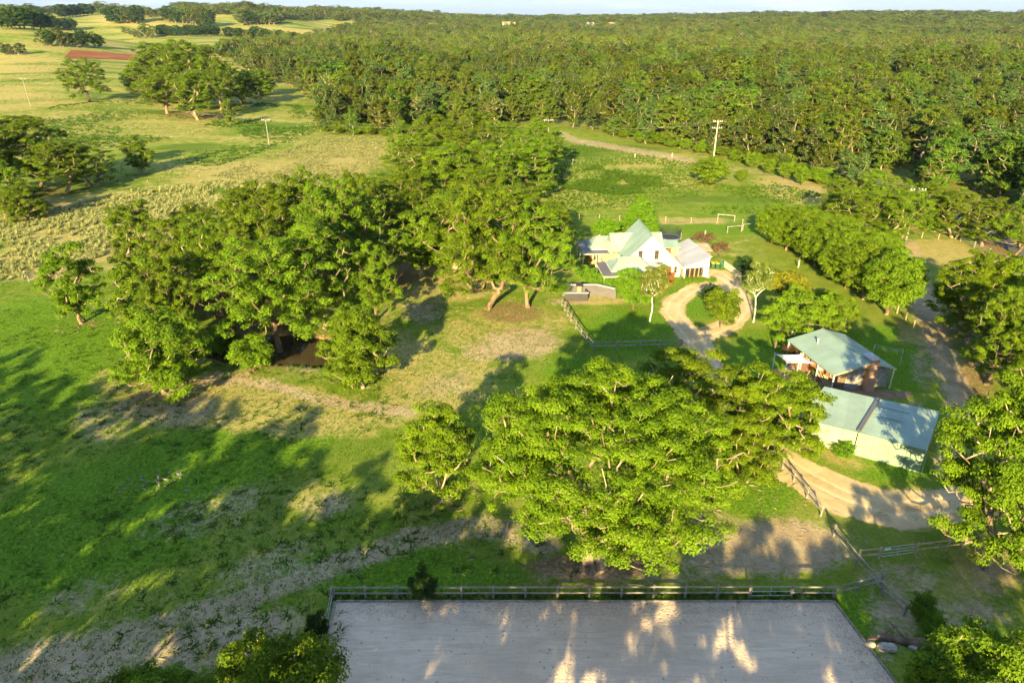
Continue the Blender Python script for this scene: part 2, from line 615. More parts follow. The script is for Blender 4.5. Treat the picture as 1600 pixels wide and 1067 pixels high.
dirt = layer([
    blob(810, 538, 85, 32, -4, 1.0), blob(760, 550, 60, 18, 0, .8), blob(660, 488, 48, 24, 0, .75), blob(260, 640, 130, 40, 0, .70), blob(160, 660, 70, 50, 0, .6),
    path([(185, 640), (250, 612), (340, 590), (420, 600), (500, 625), (560, 634), (640, 642)], 20, .95),
    path([(350, 600), (400, 570), (470, 548)], 16, .8), blob(470, 570, 70, 24, 0, .6), blob(700, 600, 70, 28, -15, .62),
    path([(0, 1050), (150, 1005), (300, 962), (420, 922), (520, 885), (640, 842), (760, 822), (850, 850)], 42, .78),
    blob(90, 1040, 190, 60, -8, .95), blob(330, 1000, 190, 55, -12, .9), blob(330, 800, 150, 40, -20, .55), blob(420, 880, 120, 40, -20, .6), blob(130, 930, 120, 40, -20, .5),
    blob(510, 790, 60, 28, -20, .75), blob(680, 832, 90, 20, -6, .85),
    blob(1225, 855, 130, 55, 0, 1.1), blob(1140, 872, 110, 38, 0, .85), blob(1110, 825, 60, 40, 0, .6), blob(1130, 830, 60, 30, 0, .7), blob(1000, 905, 240, 12, 0, .55),
    blob(1400, 960, 70, 60, 30, .7), blob(1410, 905, 90, 40, 10, .6), blob(950, 900, 200, 22, 0, .55), blob(250, 960, 240, 60, -14, .35), blob(1500, 960, 110, 40, 0, .65), blob(1560, 900, 60, 50, 0, .6), blob(1380, 1010, 60, 50, 0, .45),
    path([(1415, 390), (1440, 460), (1462, 530), (1492, 600), (1500, 640)], 34, .85), blob(1450, 570, 40, 50, 0, .6),
    path([(872, 208), (900, 220), (960, 231), (1040, 244), (1095, 256)], 13, .72), path([(1060, 250), (1180, 268), (1290, 300)], 10, .55),
    blob(1220, 292, 30, 8, 0, .6), blob(600, 500, 24, 50, 30, .5),
    path([(1085, 400), (1130, 385), (1180, 372)], 6, .5), blob(1170, 395, 50, 10, 0, .4),
    path([(955, 345), (1060, 350), (1120, 346)], 3, .7), blob(60, 455, 90, 6, 4, .35), blob(890, 472, 60, 8, 0, .7),
    blob(1120, 512, 40, 10, 0, .5), blob(1420, 640, 40, 20, 0, .5), blob(1480, 720, 30, 40, 0, .8), blob(1300, 712, 70, 8, 20, .45)])
dry = layer([
    blob(545, 248, 95, 40, 0, 1.0), blob(380, 272, 170, 30, -8, .7), blob(170, 350, 220, 80, -14, .85), blob(60, 410, 120, 40, 0, .8),
    blob(700, 445, 120, 40, 0, .95), blob(640, 470, 60, 60, 30, .6), blob(690, 600, 140, 55, -15, .85), blob(400, 640, 300, 56, 6, 1.0), blob(640, 560, 120, 60, 0, .8), blob(220, 600, 120, 50, 0, .8), blob(780, 520, 150, 60, 0, .85),
    blob(1000, 280, 240, 60, 0, .62), blob(1240, 300, 90, 28, 12, .85), blob(1120, 395, 100, 30, 0, .35), blob(1060, 345, 110, 8, 0, .7),
    blob(480, 768, 90, 34, -20, .7), blob(1480, 398, 95, 30, 8, 1.0), blob(1430, 500, 40, 60, 30, .5), blob(1540, 900, 90, 60, 0, .6), blob(800, 500, 120, 40, 0, .6), blob(860, 500, 60, 24, 0, .7),  # starts with a sunlit patch on the left lawn, painted in as dry grass
    blob(930, 470, 70, 9, 0, .9), blob(1310, 715, 90, 16, 18, .5), blob(1420, 520, 40, 12, 40, .8),
    far_left * 0.55, blob(40, 100, 100, 30, 0, .75), blob(20, 160, 120, 30, 0, .7), blob(230, 40, 160, 10, 5, .85), blob(430, 50, 120, 9, 0, .8), blob(60, 62, 90, 10, 0, .55), blob(40, 88, 70, 5, 0, .2)])
lush = layer([
    blob(80, 560, 190, 130, 0, 1.0), blob(330, 720, 260, 80, -14, .95), blob(150, 820, 300, 140, -18, .9), blob(560, 880, 200, 40, -8, .9), blob(985, 520, 100, 50, 0, 1.0), blob(900, 580, 70, 40, 0, .8),
    blob(1210, 560, 90, 60, 0, 1.0), blob(1390, 560, 120, 70, 0, 1.0), blob(1180, 760, 90, 70, 0, .9), blob(1120, 355, 160, 22, 0, .7), blob(560, 640, 200, 40, 0, .5),
    blob(1150, 330, 120, 26, 0, .55), blob(1330, 985, 140, 90, 0, .9), blob(1500, 1010, 120, 60, 0, .9), blob(640, 900, 260, 40, 0, .85), blob(1010, 330, 120, 14, 0, .4), blob(420, 205, 130, 26, 0, .5),
    blob(1400, 730, 110, 30, 0, .8), blob(1090, 470, 80, 40, 0, .9), blob(720, 540, 80, 60, 0, .45), blob(1090, 620, 200, 80, 0, .8), blob(70, 78, 40, 4, 0, .9)])
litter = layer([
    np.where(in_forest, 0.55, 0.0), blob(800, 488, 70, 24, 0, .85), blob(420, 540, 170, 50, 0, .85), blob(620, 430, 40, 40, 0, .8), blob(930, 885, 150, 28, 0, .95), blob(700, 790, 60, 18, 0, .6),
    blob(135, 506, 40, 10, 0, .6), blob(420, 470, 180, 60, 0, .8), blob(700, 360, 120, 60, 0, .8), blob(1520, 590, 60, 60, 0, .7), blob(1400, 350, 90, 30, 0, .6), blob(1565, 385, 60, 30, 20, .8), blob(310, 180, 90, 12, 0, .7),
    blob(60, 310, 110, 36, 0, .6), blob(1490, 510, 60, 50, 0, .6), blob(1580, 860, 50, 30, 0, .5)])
V = np.stack([GX, GY, GZ], -1).reshape(-1, 3)
nx, ny = len(gx), len(gy)
idx = np.arange(nx * ny).reshape(ny, nx)
F = np.stack([idx[:-1, :-1], idx[:-1, 1:], idx[1:, 1:], idx[1:, :-1]], -1).reshape(-1, 4)
gme = mesh_np('ground', V, F, smooth=True)
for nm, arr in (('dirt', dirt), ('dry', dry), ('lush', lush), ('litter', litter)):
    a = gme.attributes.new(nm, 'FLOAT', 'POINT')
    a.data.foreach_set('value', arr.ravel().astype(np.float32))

def ground_material():
    m, nt = new_mat('pasture')
    tc = nt.nodes.new('ShaderNodeTexCoord')
    v = tc.outputs['Object']
    def attr(n):
        a = nt.nodes.new('ShaderNodeAttribute')
        a.attribute_name = n
        return a.outputs['Fac']
    big = noise(nt, 0.05, 6.0, 0.6, v)
    mid = noise(nt, 0.35, 8.0, 0.68, v)
    mid2 = noise(nt, 0.9, 7.0, 0.7, v, 0.6)
    fine = noise(nt, 3.2, 6.0, 0.7, v)
    vfine = noise(nt, 12.0, 3.0, 0.7, v)
    c = mixc(nt, ramp(nt, mid, 0.35, 0.68), (0.130, 0.215, 0.016), (0.245, 0.290, 0.045))
    c = mixc(nt, ramp(nt, big, 0.45, 0.7, 0, 0.5), c, (0.26, 0.29, 0.065))
    mpf = nd(nt, 'ShaderNodeMapping')
    mpf.inputs['Scale'].default_value = (1.0, 2.2, 1.0)
    nt.links.new(v, mpf.inputs['Vector'])
    huge = noise(nt, 0.016, 7.0, 0.62, mpf.outputs['Vector'], 0.5)
    c = mixc(nt, ramp(nt, huge, 0.52, 0.64, 0, 0.75), c, (0.085, 0.150, 0.018))
    lu = mth(nt, 'ADD', attr('lush'), mth(nt, 'MULTIPLY', mth(nt, 'SUBTRACT', mid2, 0.5), 0.9))
    lg = mixc(nt, ramp(nt, fine, 0.35, 0.68), (0.076, 0.190, 0.014), (0.172, 0.285, 0.018))
    c = mixc(nt, ramp(nt, lu, 0.3, 0.8, 0, 0.95), c, lg)
    dr = mth(nt, 'ADD', attr('dry'), mth(nt, 'ADD', mth(nt, 'MULTIPLY', mth(nt, 'SUBTRACT', mid, 0.5), 1.3), mth(nt, 'MULTIPLY', mth(nt, 'SUBTRACT', huge, 0.5), -2.2)))
    dc = mixc(nt, ramp(nt, mid2, 0.3, 0.7), (0.33, 0.285, 0.080), (0.50, 0.405, 0.165))
    c = mixc(nt, ramp(nt, dr, 0.35, 0.85, 0, 0.85), c, dc)
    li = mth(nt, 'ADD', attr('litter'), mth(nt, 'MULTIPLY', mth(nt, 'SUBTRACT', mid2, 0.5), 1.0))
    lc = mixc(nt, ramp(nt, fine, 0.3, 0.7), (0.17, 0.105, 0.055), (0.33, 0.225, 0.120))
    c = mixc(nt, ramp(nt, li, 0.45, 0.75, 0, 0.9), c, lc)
    dm = mth(nt, 'ADD', attr('dirt'), mth(nt, 'MULTIPLY', mth(nt, 'SUBTRACT', mid2, 0.5), 1.7))
    dm = mth(nt, 'ADD', dm, mth(nt, 'MULTIPLY', mth(nt, 'SUBTRACT', fine, 0.5), 0.5))
    dc2 = mixc(nt, ramp(nt, mid, 0.3, 0.7), (0.37, 0.27, 0.165), (0.54, 0.42, 0.27))
    c = mixc(nt, ramp(nt, dm, 0.30, 0.90, 0, 0.92), c, dc2)
    # speckle of single tufts and stones
    sp = ramp(nt, vfine, 0.3, 0.72, 0.68, 1.22)
    sp2 = ramp(nt, fine, 0.3, 0.7, 0.78, 1.14)
    s = mth(nt, 'MULTIPLY', sp, sp2)
    cc = nt.nodes.new('ShaderNodeVectorMath')
    cc.operation = 'SCALE'
    nt.links.new(c, cc.inputs[0])
    nt.links.new(s, cc.inputs['Scale'])
    h = mth(nt, 'ADD', mth(nt, 'MULTIPLY', fine, 0.6), mth(nt, 'MULTIPLY', vfine, 0.5))
    finish(nt, cc.outputs[0], 0.95, h, 0.8, 0.16, 0.05)
    M['pasture'] = m
ground_material()
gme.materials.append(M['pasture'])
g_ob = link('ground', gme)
tag(g_ob, kind='structure')

def sandy(name, c0, c1, scale=0.6, bump=0.5, streak=None):
    m, nt = new_mat(name)
    tc = nt.nodes.new('ShaderNodeTexCoord')
    v = tc.outputs['Object']
    if streak:
        mp = nd(nt, 'ShaderNodeMapping')
        mp.inputs['Scale'].default_value = streak
        nt.links.new(v, mp.inputs['Vector'])
        sv = mp.outputs['Vector']
    else:
        sv = v
    a = noise(nt, scale, 8.0, 0.65, sv, 0.8)
    b = noise(nt, 7.0, 5.0, 0.75, v)
    c = mixc(nt, ramp(nt, a, 0.3, 0.7), c0, c1)
    c = mixc(nt, ramp(nt, b, 0.52, 0.75, 0, 0.35), c, tuple(x * 0.55 for x in c0))
    h = mth(nt, 'ADD', mth(nt, 'MULTIPLY', a, 0.7), mth(nt, 'MULTIPLY', b, 0.6))
    finish(nt, c, 0.95, h, bump, 0.12, 0.05)
    M[name] = m
def arena_material():
    m, nt = new_mat('arena_sand')
    tc = nt.nodes.new('ShaderNodeTexCoord')
    v = tc.outputs['Object']
    mp = nd(nt, 'ShaderNodeMapping')
    mp.inputs['Scale'].default_value = (0.22, 1.5, 1.0)
    nt.links.new(v, mp.inputs['Vector'])
    rake = noise(nt, 1.3, 8.0, 0.7, mp.outputs['Vector'], 1.2)
    big = noise(nt, 0.18, 6.0, 0.65, v, 0.5)
    w = nt.nodes.new('ShaderNodeTexWave')
    w.wave_type = 'RINGS'
    w.rings_direction = 'Z'
    w.inputs['Scale'].default_value = 1.1
    w.inputs['Distortion'].default_value = 5.0
    w.inputs['Detail'].default_value = 3.0
    w.inputs['Detail Scale'].default_value = 0.5
    mp2 = nd(nt, 'ShaderNodeMapping')
    mp2.inputs['Location'].default_value = (-4.0, -12.0, 0)
    nt.links.new(v, mp2.inputs['Vector'])
    nt.links.new(mp2.outputs['Vector'], w.inputs['Vector'])
    vo = nt.nodes.new('ShaderNodeTexVoronoi')
    vo.inputs['Scale'].default_value = 4.2
    nt.links.new(v, vo.inputs['Vector'])
    hoof = ramp(nt, vo.outputs['Distance'], 0.10, 0.42)
    fine = noise(nt, 9.0, 5.0, 0.75, v)
    at_ = nt.nodes.new('ShaderNodeAttribute')
    at_.attribute_name = 'trodden'
    c = mixc(nt, ramp(nt, big, 0.3, 0.7), (0.66, 0.515, 0.375), (0.82, 0.655, 0.49))
    c = mixc(nt, ramp(nt, rake, 0.42, 0.66, 0, 0.6), c, (0.57, 0.445, 0.325))
    mp3 = nd(nt, 'ShaderNodeMapping')
    mp3.inputs['Scale'].default_value = (0.10, 3.4, 1.0)
    nt.links.new(v, mp3.inputs['Vector'])
    harrow = noise(nt, 2.0, 3.0, 0.6, mp3.outputs['Vector'], 1.5)
    c = mixc(nt, ramp(nt, harrow, 0.52, 0.62, 0, 0.30), c, (0.52, 0.40, 0.29))
    vo2 = nt.nodes.new('ShaderNodeTexVoronoi')
    vo2.inputs['Scale'].default_value = 1.6
    nt.links.new(v, vo2.inputs['Vector'])
    c = mixc(nt, mth(nt, 'MULTIPLY', ramp(nt, vo2.outputs['Distance'], 0.10, 0.20, 1.0, 0.0), ramp(nt, big, 0.42, 0.6, 0.1, 0.75)), c, (0.30, 0.235, 0.175))
    c = mixc(nt, ramp(nt, mth(nt, 'ADD', fine, mth(nt, 'MULTIPLY', at_.outputs['Fac'], 0.16)), 0.58, 0.78, 0, 0.55), c, (0.26, 0.21, 0.165))
    h = mth(nt, 'ADD', mth(nt, 'MULTIPLY', hoof, mth(nt, 'ADD', mth(nt, 'MULTIPLY', at_.outputs['Fac'], 0.9), 0.35)), mth(nt, 'MULTIPLY', rake, 0.6))
    h = mth(nt, 'ADD', h, mth(nt, 'MULTIPLY', w.outputs['Fac'], 0.06))
    h = mth(nt, 'ADD', h, mth(nt, 'MULTIPLY', fine, 0.6))
    finish(nt, c, 0.97, h, 0.8, 0.10, 0.04)
    M['arena_sand'] = m
arena_material()
def gravel_material():
    m, nt = new_mat('gravel')
    tc = nt.nodes.new('ShaderNodeTexCoord')
    v = tc.outputs['Object']
    def attr(n):
        x = nt.nodes.new('ShaderNodeAttribute')
        x.attribute_name = n
        return x.outputs['Fac']
    a = noise(nt, 0.35, 8.0, 0.65, v, 0.6)
    b = noise(nt, 2.2, 6.0, 0.7, v)
    f = noise(nt, 9.0, 4.0, 0.75, v)
    c = mixc(nt, ramp(nt, a, 0.3, 0.7), (0.44, 0.325, 0.165), (0.62, 0.48, 0.275))
    c = mixc(nt, mth(nt, 'MULTIPLY', attr('rut'), ramp(nt, b, 0.3, 0.6, 0.15, 0.75)), c, (0.68, 0.55, 0.36))
    c = mixc(nt, ramp(nt, f, 0.52, 0.74, 0, 0.4), c, (0.24, 0.175, 0.10))
    g = mth(nt, 'ADD', mth(nt, 'MULTIPLY', attr('verge'), 0.75), mth(nt, 'MULTIPLY', mth(nt, 'SUBTRACT', b, 0.5), 1.2))
    c = mixc(nt, ramp(nt, g, 0.35, 0.75, 0, 0.85), c, (0.19, 0.22, 0.035))
    h = mth(nt, 'ADD', mth(nt, 'MULTIPLY', b, 0.7), mth(nt, 'MULTIPLY', f, 0.6))
    finish(nt, c, 0.95, mth(nt, 'SUBTRACT', h, mth(nt, 'MULTIPLY', attr('rut'), 0.6)), 0.6, 0.10, 0.05)
    M['gravel'] = m
gravel_material()
sandy('asphalt', (0.10, 0.10, 0.105), (0.14, 0.14, 0.145), 0.8, 0.2)
sandy('red_soil', (0.20, 0.075, 0.035), (0.30, 0.12, 0.055), 0.05, 0.3)
sandy('garden_mulch', (0.20, 0.13, 0.08), (0.30, 0.21, 0.13), 1.0, 0.6)

def vnoise(x, y, seed=0):
    """Cheap smooth value noise for ragged edges."""
    def h(i, j):
        n = np.sin(i * 127.1 + j * 311.7 + seed * 74.7) * 43758.5453
        return n - np.floor(n)
    i, j = np.floor(x), np.floor(y)
    fx, fy = x - i, y - j
    fx, fy = fx * fx * (3 - 2 * fx), fy * fy * (3 - 2 * fy)
    return (h(i, j) * (1 - fx) + h(i + 1, j) * fx) * (1 - fy) + (h(i, j + 1) * (1 - fx) + h(i + 1, j + 1) * fx) * fy

def ribbon_sheet(name, lines, mat, z, step=0.2, rag=0.7):
    """Ground sheet covering everything within half width of the given world lines, with a ragged edge."""
    P = np.array([p for ln, _ in lines for p in ln])
    x0, y0 = P.min(0) - 6
    x1, y1 = P.max(0) + 6
    xs, ys = np.arange(x0, x1, step), np.arange(y0, y1, step)
    X, Y = np.meshgrid(xs, ys)
    d = np.full(X.shape, 1e9)
    cen = np.full(X.shape, 1e9)
    for ln, ws in lines:
        for k in range(len(ln) - 1):
            (ax, ay), (bx, by) = ln[k], ln[k + 1]
            L2 = (bx - ax) ** 2 + (by - ay) ** 2
            t = np.clip(((X - ax) * (bx - ax) + (Y - ay) * (by - ay)) / L2, 0, 1)
            w = ws[k] + (ws[k + 1] - ws[k]) * t
            h_ = np.hypot(X - ax - t * (bx - ax), Y - ay - t * (by - ay))
            cen = np.minimum(cen, h_)
            d = np.minimum(d, h_ - w)
    edge_ = d.copy()
    d = d + rag * (vnoise(X * 0.5, Y * 0.5, 1) - 0.5) + rag * 0.7 * (vnoise(X * 2.1, Y * 2.1, 2) - 0.5)
    keep = d < 0
    cell = keep[:-1, :-1] & keep[1:, :-1] & keep[:-1, 1:] & keep[1:, 1:]
    ids = np.arange(X.size).reshape(X.shape)
    F = np.stack([ids[:-1, :-1], ids[:-1, 1:], ids[1:, 1:], ids[1:, :-1]], -1)[cell]
    used, inv = np.unique(F.ravel(), return_inverse=True)
    V = np.stack([X.ravel(), Y.ravel(), np.full(X.size, z)], -1)[used]
    me = mesh_np(name, V, inv.reshape(-1, 4), mat)
    wob = 0.25 * (vnoise(X * 0.3, Y * 0.3, 4) - 0.5)
    for nm, arr in (('rut', np.exp(-((cen + wob - 0.78) / 0.24) ** 2)), ('verge', ss(-0.9, 0.1, edge_))):
        a = me.attributes.new(nm, 'FLOAT', 'POINT')
        a.data.foreach_set('value', arr.ravel()[used].astype(np.float32))
    return tag(link(name, me), kind='structure')

def gline(pts):
    return [ground(*p)[:2] for p in pts]

arm_a = [(1122, 428), (1104, 442), (1076, 455), (1054, 472), (1050, 488), (1068, 510), (1086, 530), (1104, 560), (1128, 612), (1160, 662), (1205, 708), (1255, 742), (1320, 775), (1390, 795), (1480, 790), (1560, 775)]
arm_b = [(1122, 428), (1142, 442), (1154, 464), (1160, 486), (1142, 506), (1112, 519), (1086, 530)]
ribbon_sheet('driveway', [(gline(arm_a), [2.6, 1.9, 1.8, 2.0, 2.0, 2.0, 2.3, 1.8, 1.7, 1.7, 2.2, 3.0, 3.4, 3.0, 2.4, 2.2]),
                          (gline(arm_b), [2.6, 2.2, 2.0, 1.8, 2.0, 2.2, 2.2])], 'gravel', 0.006)
road_l = gline([(1330, 262), (1375, 290), (1440, 318), (1520, 352), (1600, 395), (1800, 500)])
ribbon_sheet('road', [(road_l, [2.1] * 6)], 'asphalt', 0.008, 0.5, 0.2)

# riding arena: one sand sheet
AR = [(-13.4, 38.1), (24.3, 38.1), (27.6, 18.0), (-11.6, 18.0)]
gs = 60
u = np.linspace(0, 1, gs)
A0, A1, A2, A3 = [np.array(p) for p in AR]
top = A0 + (A1 - A0) * u[:, None]
bot = A3 + (A2 - A3) * u[:, None]
V = []
for t in np.linspace(0, 1, 40):
    p = top + (bot - top) * t
    V.append(np.column_stack([p, 0.012 + 0.0 * p[:, 0]]))
V = np.concatenate(V)
ids = np.arange(len(V)).reshape(40, gs)
F = np.stack([ids[1:, :-1], ids[1:, 1:], ids[:-1, 1:], ids[:-1, :-1]], -1).reshape(-1, 4)
ame = mesh_np('riding_arena', V, F, 'arena_sand')
edge = np.minimum(np.minimum(np.tile(u, 40), 1 - np.tile(u, 40)) * 38, np.repeat(np.linspace(0, 1, 40), gs) * 20)
a = ame.attributes.new('trodden', 'FLOAT', 'POINT')          # the rim is left unraked and deep in hoof prints
a.data.foreach_set('value', (1 - ss(0.5, 3.2, edge)).astype(np.float32))
tag(link('riding_arena', ame), kind='structure')

# paved terrace and path of the cottage, garden bed and ploughed field
def sheet(name, pts, mat, z):
    mb = MB()
    mb.poly([(x, y, z) for x, y in pts])
    me = mb.mesh(name, mat)
    for p in me.polygons:
        if p.normal.z < 0:
            p.flip()
    return tag(link(name, me), kind='structure')
sheet('terrace', gline([(1205, 578), (1231, 596), (1268, 595), (1292, 583), (1262, 566), (1236, 570)]), 'paving_brick', 0.010)
sheet('cottage_path', gline([(1268, 595.6), (1300, 612), (1360, 624), (1420, 622), (1425, 612), (1330, 606), (1293, 583.5)]), 'garden_mulch', 0.010)

q = [ground(99, 92), ground(214, 95), ground(212, 86.5), ground(111, 79)]
n1, n2 = 24, 14
V = []
for j in range(n2):
    for i in range(n1):
        a, b = i / (n1 - 1), j / (n2 - 1)
        x = (q[0][0] * (1 - a) + q[1][0] * a) * (1 - b) + (q[3][0] * (1 - a) + q[2][0] * a) * b
        y = (q[0][1] * (1 - a) + q[1][1] * a) * (1 - b) + (q[3][1] * (1 - a) + q[2][1] * a) * b
        V.append((x, y, float(terrain(x, y)) + 0.35))
ids = np.arange(n1 * n2).reshape(n2, n1)
F = np.stack([ids[:-1, :-1], ids[:-1, 1:], ids[1:, 1:], ids[1:, :-1]], -1).reshape(-1, 4)
tag(link('ploughed_field', mesh_np('ploughed_field', V, F, 'red_soil')), kind='structure')

# farm pond
m, nt = new_mat('pond_water')
tc = nt.nodes.new('ShaderNodeTexCoord')
finish(nt, (0.055, 0.042, 0.02), 0.06, noise(nt, 2.5, 3.0, 0.5, tc.outputs['Object']), 0.08, 0.05, 0.6)
M['pond_water'] = m
px, py, pa, pb = POND
ring = [(px + pa * 1.12 * math.cos(t), py + pb * 1.12 * math.sin(t)) for t in np.linspace(0, 2 * math.pi, 48, endpoint=False)]
sheet('pond', ring, 'pond_water', -0.38)
# ------------------------------------------------------------------ trees
def unit(a):
    return a / np.maximum(np.linalg.norm(a, axis=-1, keepdims=True), 1e-9)

def leaf_mesh(name, C, rad, k, leaf, mat, rng, flat=0.7, up=0.25, spread=0.7, inner=0.45, tuft_tint=0.5, aspect=0.5):
    """Tufts of leaves: C tuft centres, rad tuft radii, k leaves per tuft."""
    n = len(C)
    kk = np.maximum(4, (k * (rad / rad.mean()) ** 2).astype(int))
    own = np.repeat(np.arange(n), kk)
    N = len(own)
    d = unit(rng.normal(size=(N, 3)))
    d[:, 2] = np.where(d[:, 2] < -0.25, -d[:, 2], d[:, 2])
    rr = inner + (1 - inner) * rng.random(N) ** 0.6
    # each tuft is itself a cluster of a few smaller sprays, so its outline is uneven
    ns = 7
    sp = unit(rng.normal(size=(n, ns, 3)))
    sp[..., 2] = np.abs(sp[..., 2]) * 0.9 - 0.1
    pick = rng.integers(0, ns, N)
    base = sp[own, pick] * 0.58
    off = base + d * rr[:, None] * 0.58
    off[:, 2] *= flat
    p = C[own] + off * rad[own][:, None]
    nrm = unit(unit(off) * 0.75 + d * 0.35 + np.array([0, 0, up]) + rng.normal(size=(N, 3)) * spread * 0.42)
    t = unit(np.cross(nrm, rng.normal(size=(N, 3))))
    b = np.cross(nrm, t)
    ll = leaf * (0.55 + 0.9 * rng.random(N))[:, None]
    w = ll * aspect
    bend = nrm * ll * 0.12
    V = np.empty((N, 4, 3))
    V[:, 0] = p - t * ll * 0.5 - bend
    V[:, 1] = p + b * w * 0.5
    V[:, 2] = p + t * ll * 0.5 - bend
    V[:, 3] = p - b * w * 0.5
    F = np.arange(N * 4).reshape(N, 4)
    tuft = rng.random(n)
    tint = np.clip(tuft[own] * tuft_tint + rng.random(N) * (1 - tuft_tint) * 1.1, 0, 1)
    return mesh_np(name, V.reshape(-1, 3), F, mat, np.repeat(tint, 4))

def trunk_mesh(name, C, fork, trunk_r, mat, rng, base_pts, tip=0.035, dead=0, dead_len=2.0, power=0.55, centre=None):
    """Limbs that reach every tuft from the forks of the trunk."""
    nodes, par, kids = [], [], []
    def add(p, q):
        nodes.append(np.array(p, float))
        par.append(q)
        return len(nodes) - 1
    for stem in base_pts:
        prev = -1
        for p in stem:
            prev = add(p, prev)
    first = len(nodes)
    order = np.argsort(np.linalg.norm(C - fork, axis=1))
    ends = []
    extra = []
    if dead:
        dd = unit(rng.normal(size=(dead, 3)) * np.array([1, 1, 0.5]) + np.array([0, 0, 0.35]))
        cen = C.mean(0)
        ext = np.abs(C - cen).max(0)
        extra = list(cen + dd * ext * (0.8 + 0.22 * rng.random((dead, 1))))
    targets = [C[i] for i in order] + extra
    plen = [0.0] * len(nodes)
    for c in targets:
        P = np.array(nodes)
        PL = np.array(plen)
        dv = c - P
        dist = np.linalg.norm(dv, axis=1)
        cost = dist + 0.25 * PL + np.where(P[:, 2] > c[2] + 0.3, 3.0, 0.0)
        low = P[:, 2] < fork[2] * 0.75
        cost = cost + np.where(low, 4.0, 0.0)
        j = int(np.argmin(cost))
        a = nodes[j]
        L = dist[j]
        nseg = 3 if L > 2.0 else 2
        prev = j
        wob = rng.normal(size=3) * 0.10 * L
        for s in range(1, nseg + 1):
            t = s / nseg
            q = a + (c - a) * t + wob * math.sin(math.pi * t) + np.array([0, 0, -0.10 * L * math.sin(math.pi * t)])
            prev = add(q, prev)
            plen.append(plen[j] + L * t)
        ends.append(prev)
    n = len(nodes)
    cnt = np.zeros(n)
    for e in ends:
        q = e
        while q >= 0:
            cnt[q] += 1
            q = par[q]
    for i in range(first):
        cnt[i] = max(cnt[i], 1)
    total = max(cnt.max(), 2)
    rad = tip + (trunk_r - tip) * ((cnt - 1) / (total - 1)) ** power
    rad = np.maximum(rad, tip)
    for stem_start in range(first):
        if par[stem_start] == -1:
            rad[stem_start] = rad[stem_start] * 1.45
    V, F = [], []
    for i in range(n):
        j = par[i]
        if j < 0:
            continue
        a, b = nodes[j], nodes[i]
        r0, r1 = min(rad[j], rad[i] * 1.8), rad[i]
        d = b - a
        L = np.linalg.norm(d)
        if L < 1e-4:
            continue
        d = d / L
        s = np.cross(d, (0.31, 0.17, 0.93) if abs(d[2]) < 0.95 else (1, 0, 0))
        s /= np.linalg.norm(s)
        u_ = np.cross(s, d)
        m = 8 if r1 > 0.2 else (5 if r1 > 0.07 else 4)
        ang = np.arange(m) * 2 * math.pi / m
        ringv = np.cos(ang)[:, None] * s + np.sin(ang)[:, None] * u_
        k0 = len(V)
        V += list(a + ringv * r0) + list(b + ringv * r1)
        for k in range(m):
            F.append((k0 + k, k0 + (k + 1) % m, k0 + m + (k + 1) % m, k0 + m + k))
    return mesh_np(name, np.array(V), np.array(F), mat, smooth=True)

def tufts(rng, n, R_, H, base, shape, rmean, lobes=5, squash=1.0):
    """Tuft centres spread through a lobed crown."""
    cz, rz = (H + base) / 2, (H - base) / 2
    ld = unit(rng.normal(size=(lobes, 3)))
    la = 0.55 + 0.6 * rng.random(lobes)
    pts = []
    tries = 0
    mind = rmean * 0.72
    while len(pts) < n and tries < n * 60:
        tries += 1
        d = rng.normal(size=3)
        d /= np.linalg.norm(d)
        if shape != 'round' and d[2] < -0.35:
            continue
        k = 0.72 + 0.30 * max(0.0, float(np.max((ld @ d) ** 3 * la)))
        f = (0.35 + 0.65 * rng.random() ** 0.45) * k
        p = np.array([d[0] * R_ * f, d[1] * R_ * f, cz + d[2] * rz * f])
        if shape == 'flat':
            p[2] = base + (H - base) * (0.25 + 0.75 * max(0, 1 - (np.hypot(p[0], p[1]) / R_) ** 2)) * (0.55 + 0.45 * rng.random())
        if shape == 'cone':
            t = rng.random() ** 0.8
            a = rng.random() * 2 * math.pi
            rr_ = R_ * (1 - t) * (0.5 + 0.5 * rng.random())
            p = np.array([rr_ * math.cos(a), rr_ * math.sin(a), base + (H - base) * t])
        if p[2] < 0.3:
            continue
        if pts and np.min(np.linalg.norm(np.array(pts) - p, axis=1)) < mind * (1 if tries < n * 30 else 0.6):
            continue
        pts.append(p)
    C = np.array(pts)
    rad = rmean * (0.65 + 0.7 * rng.random(len(C)))
    return C, rad

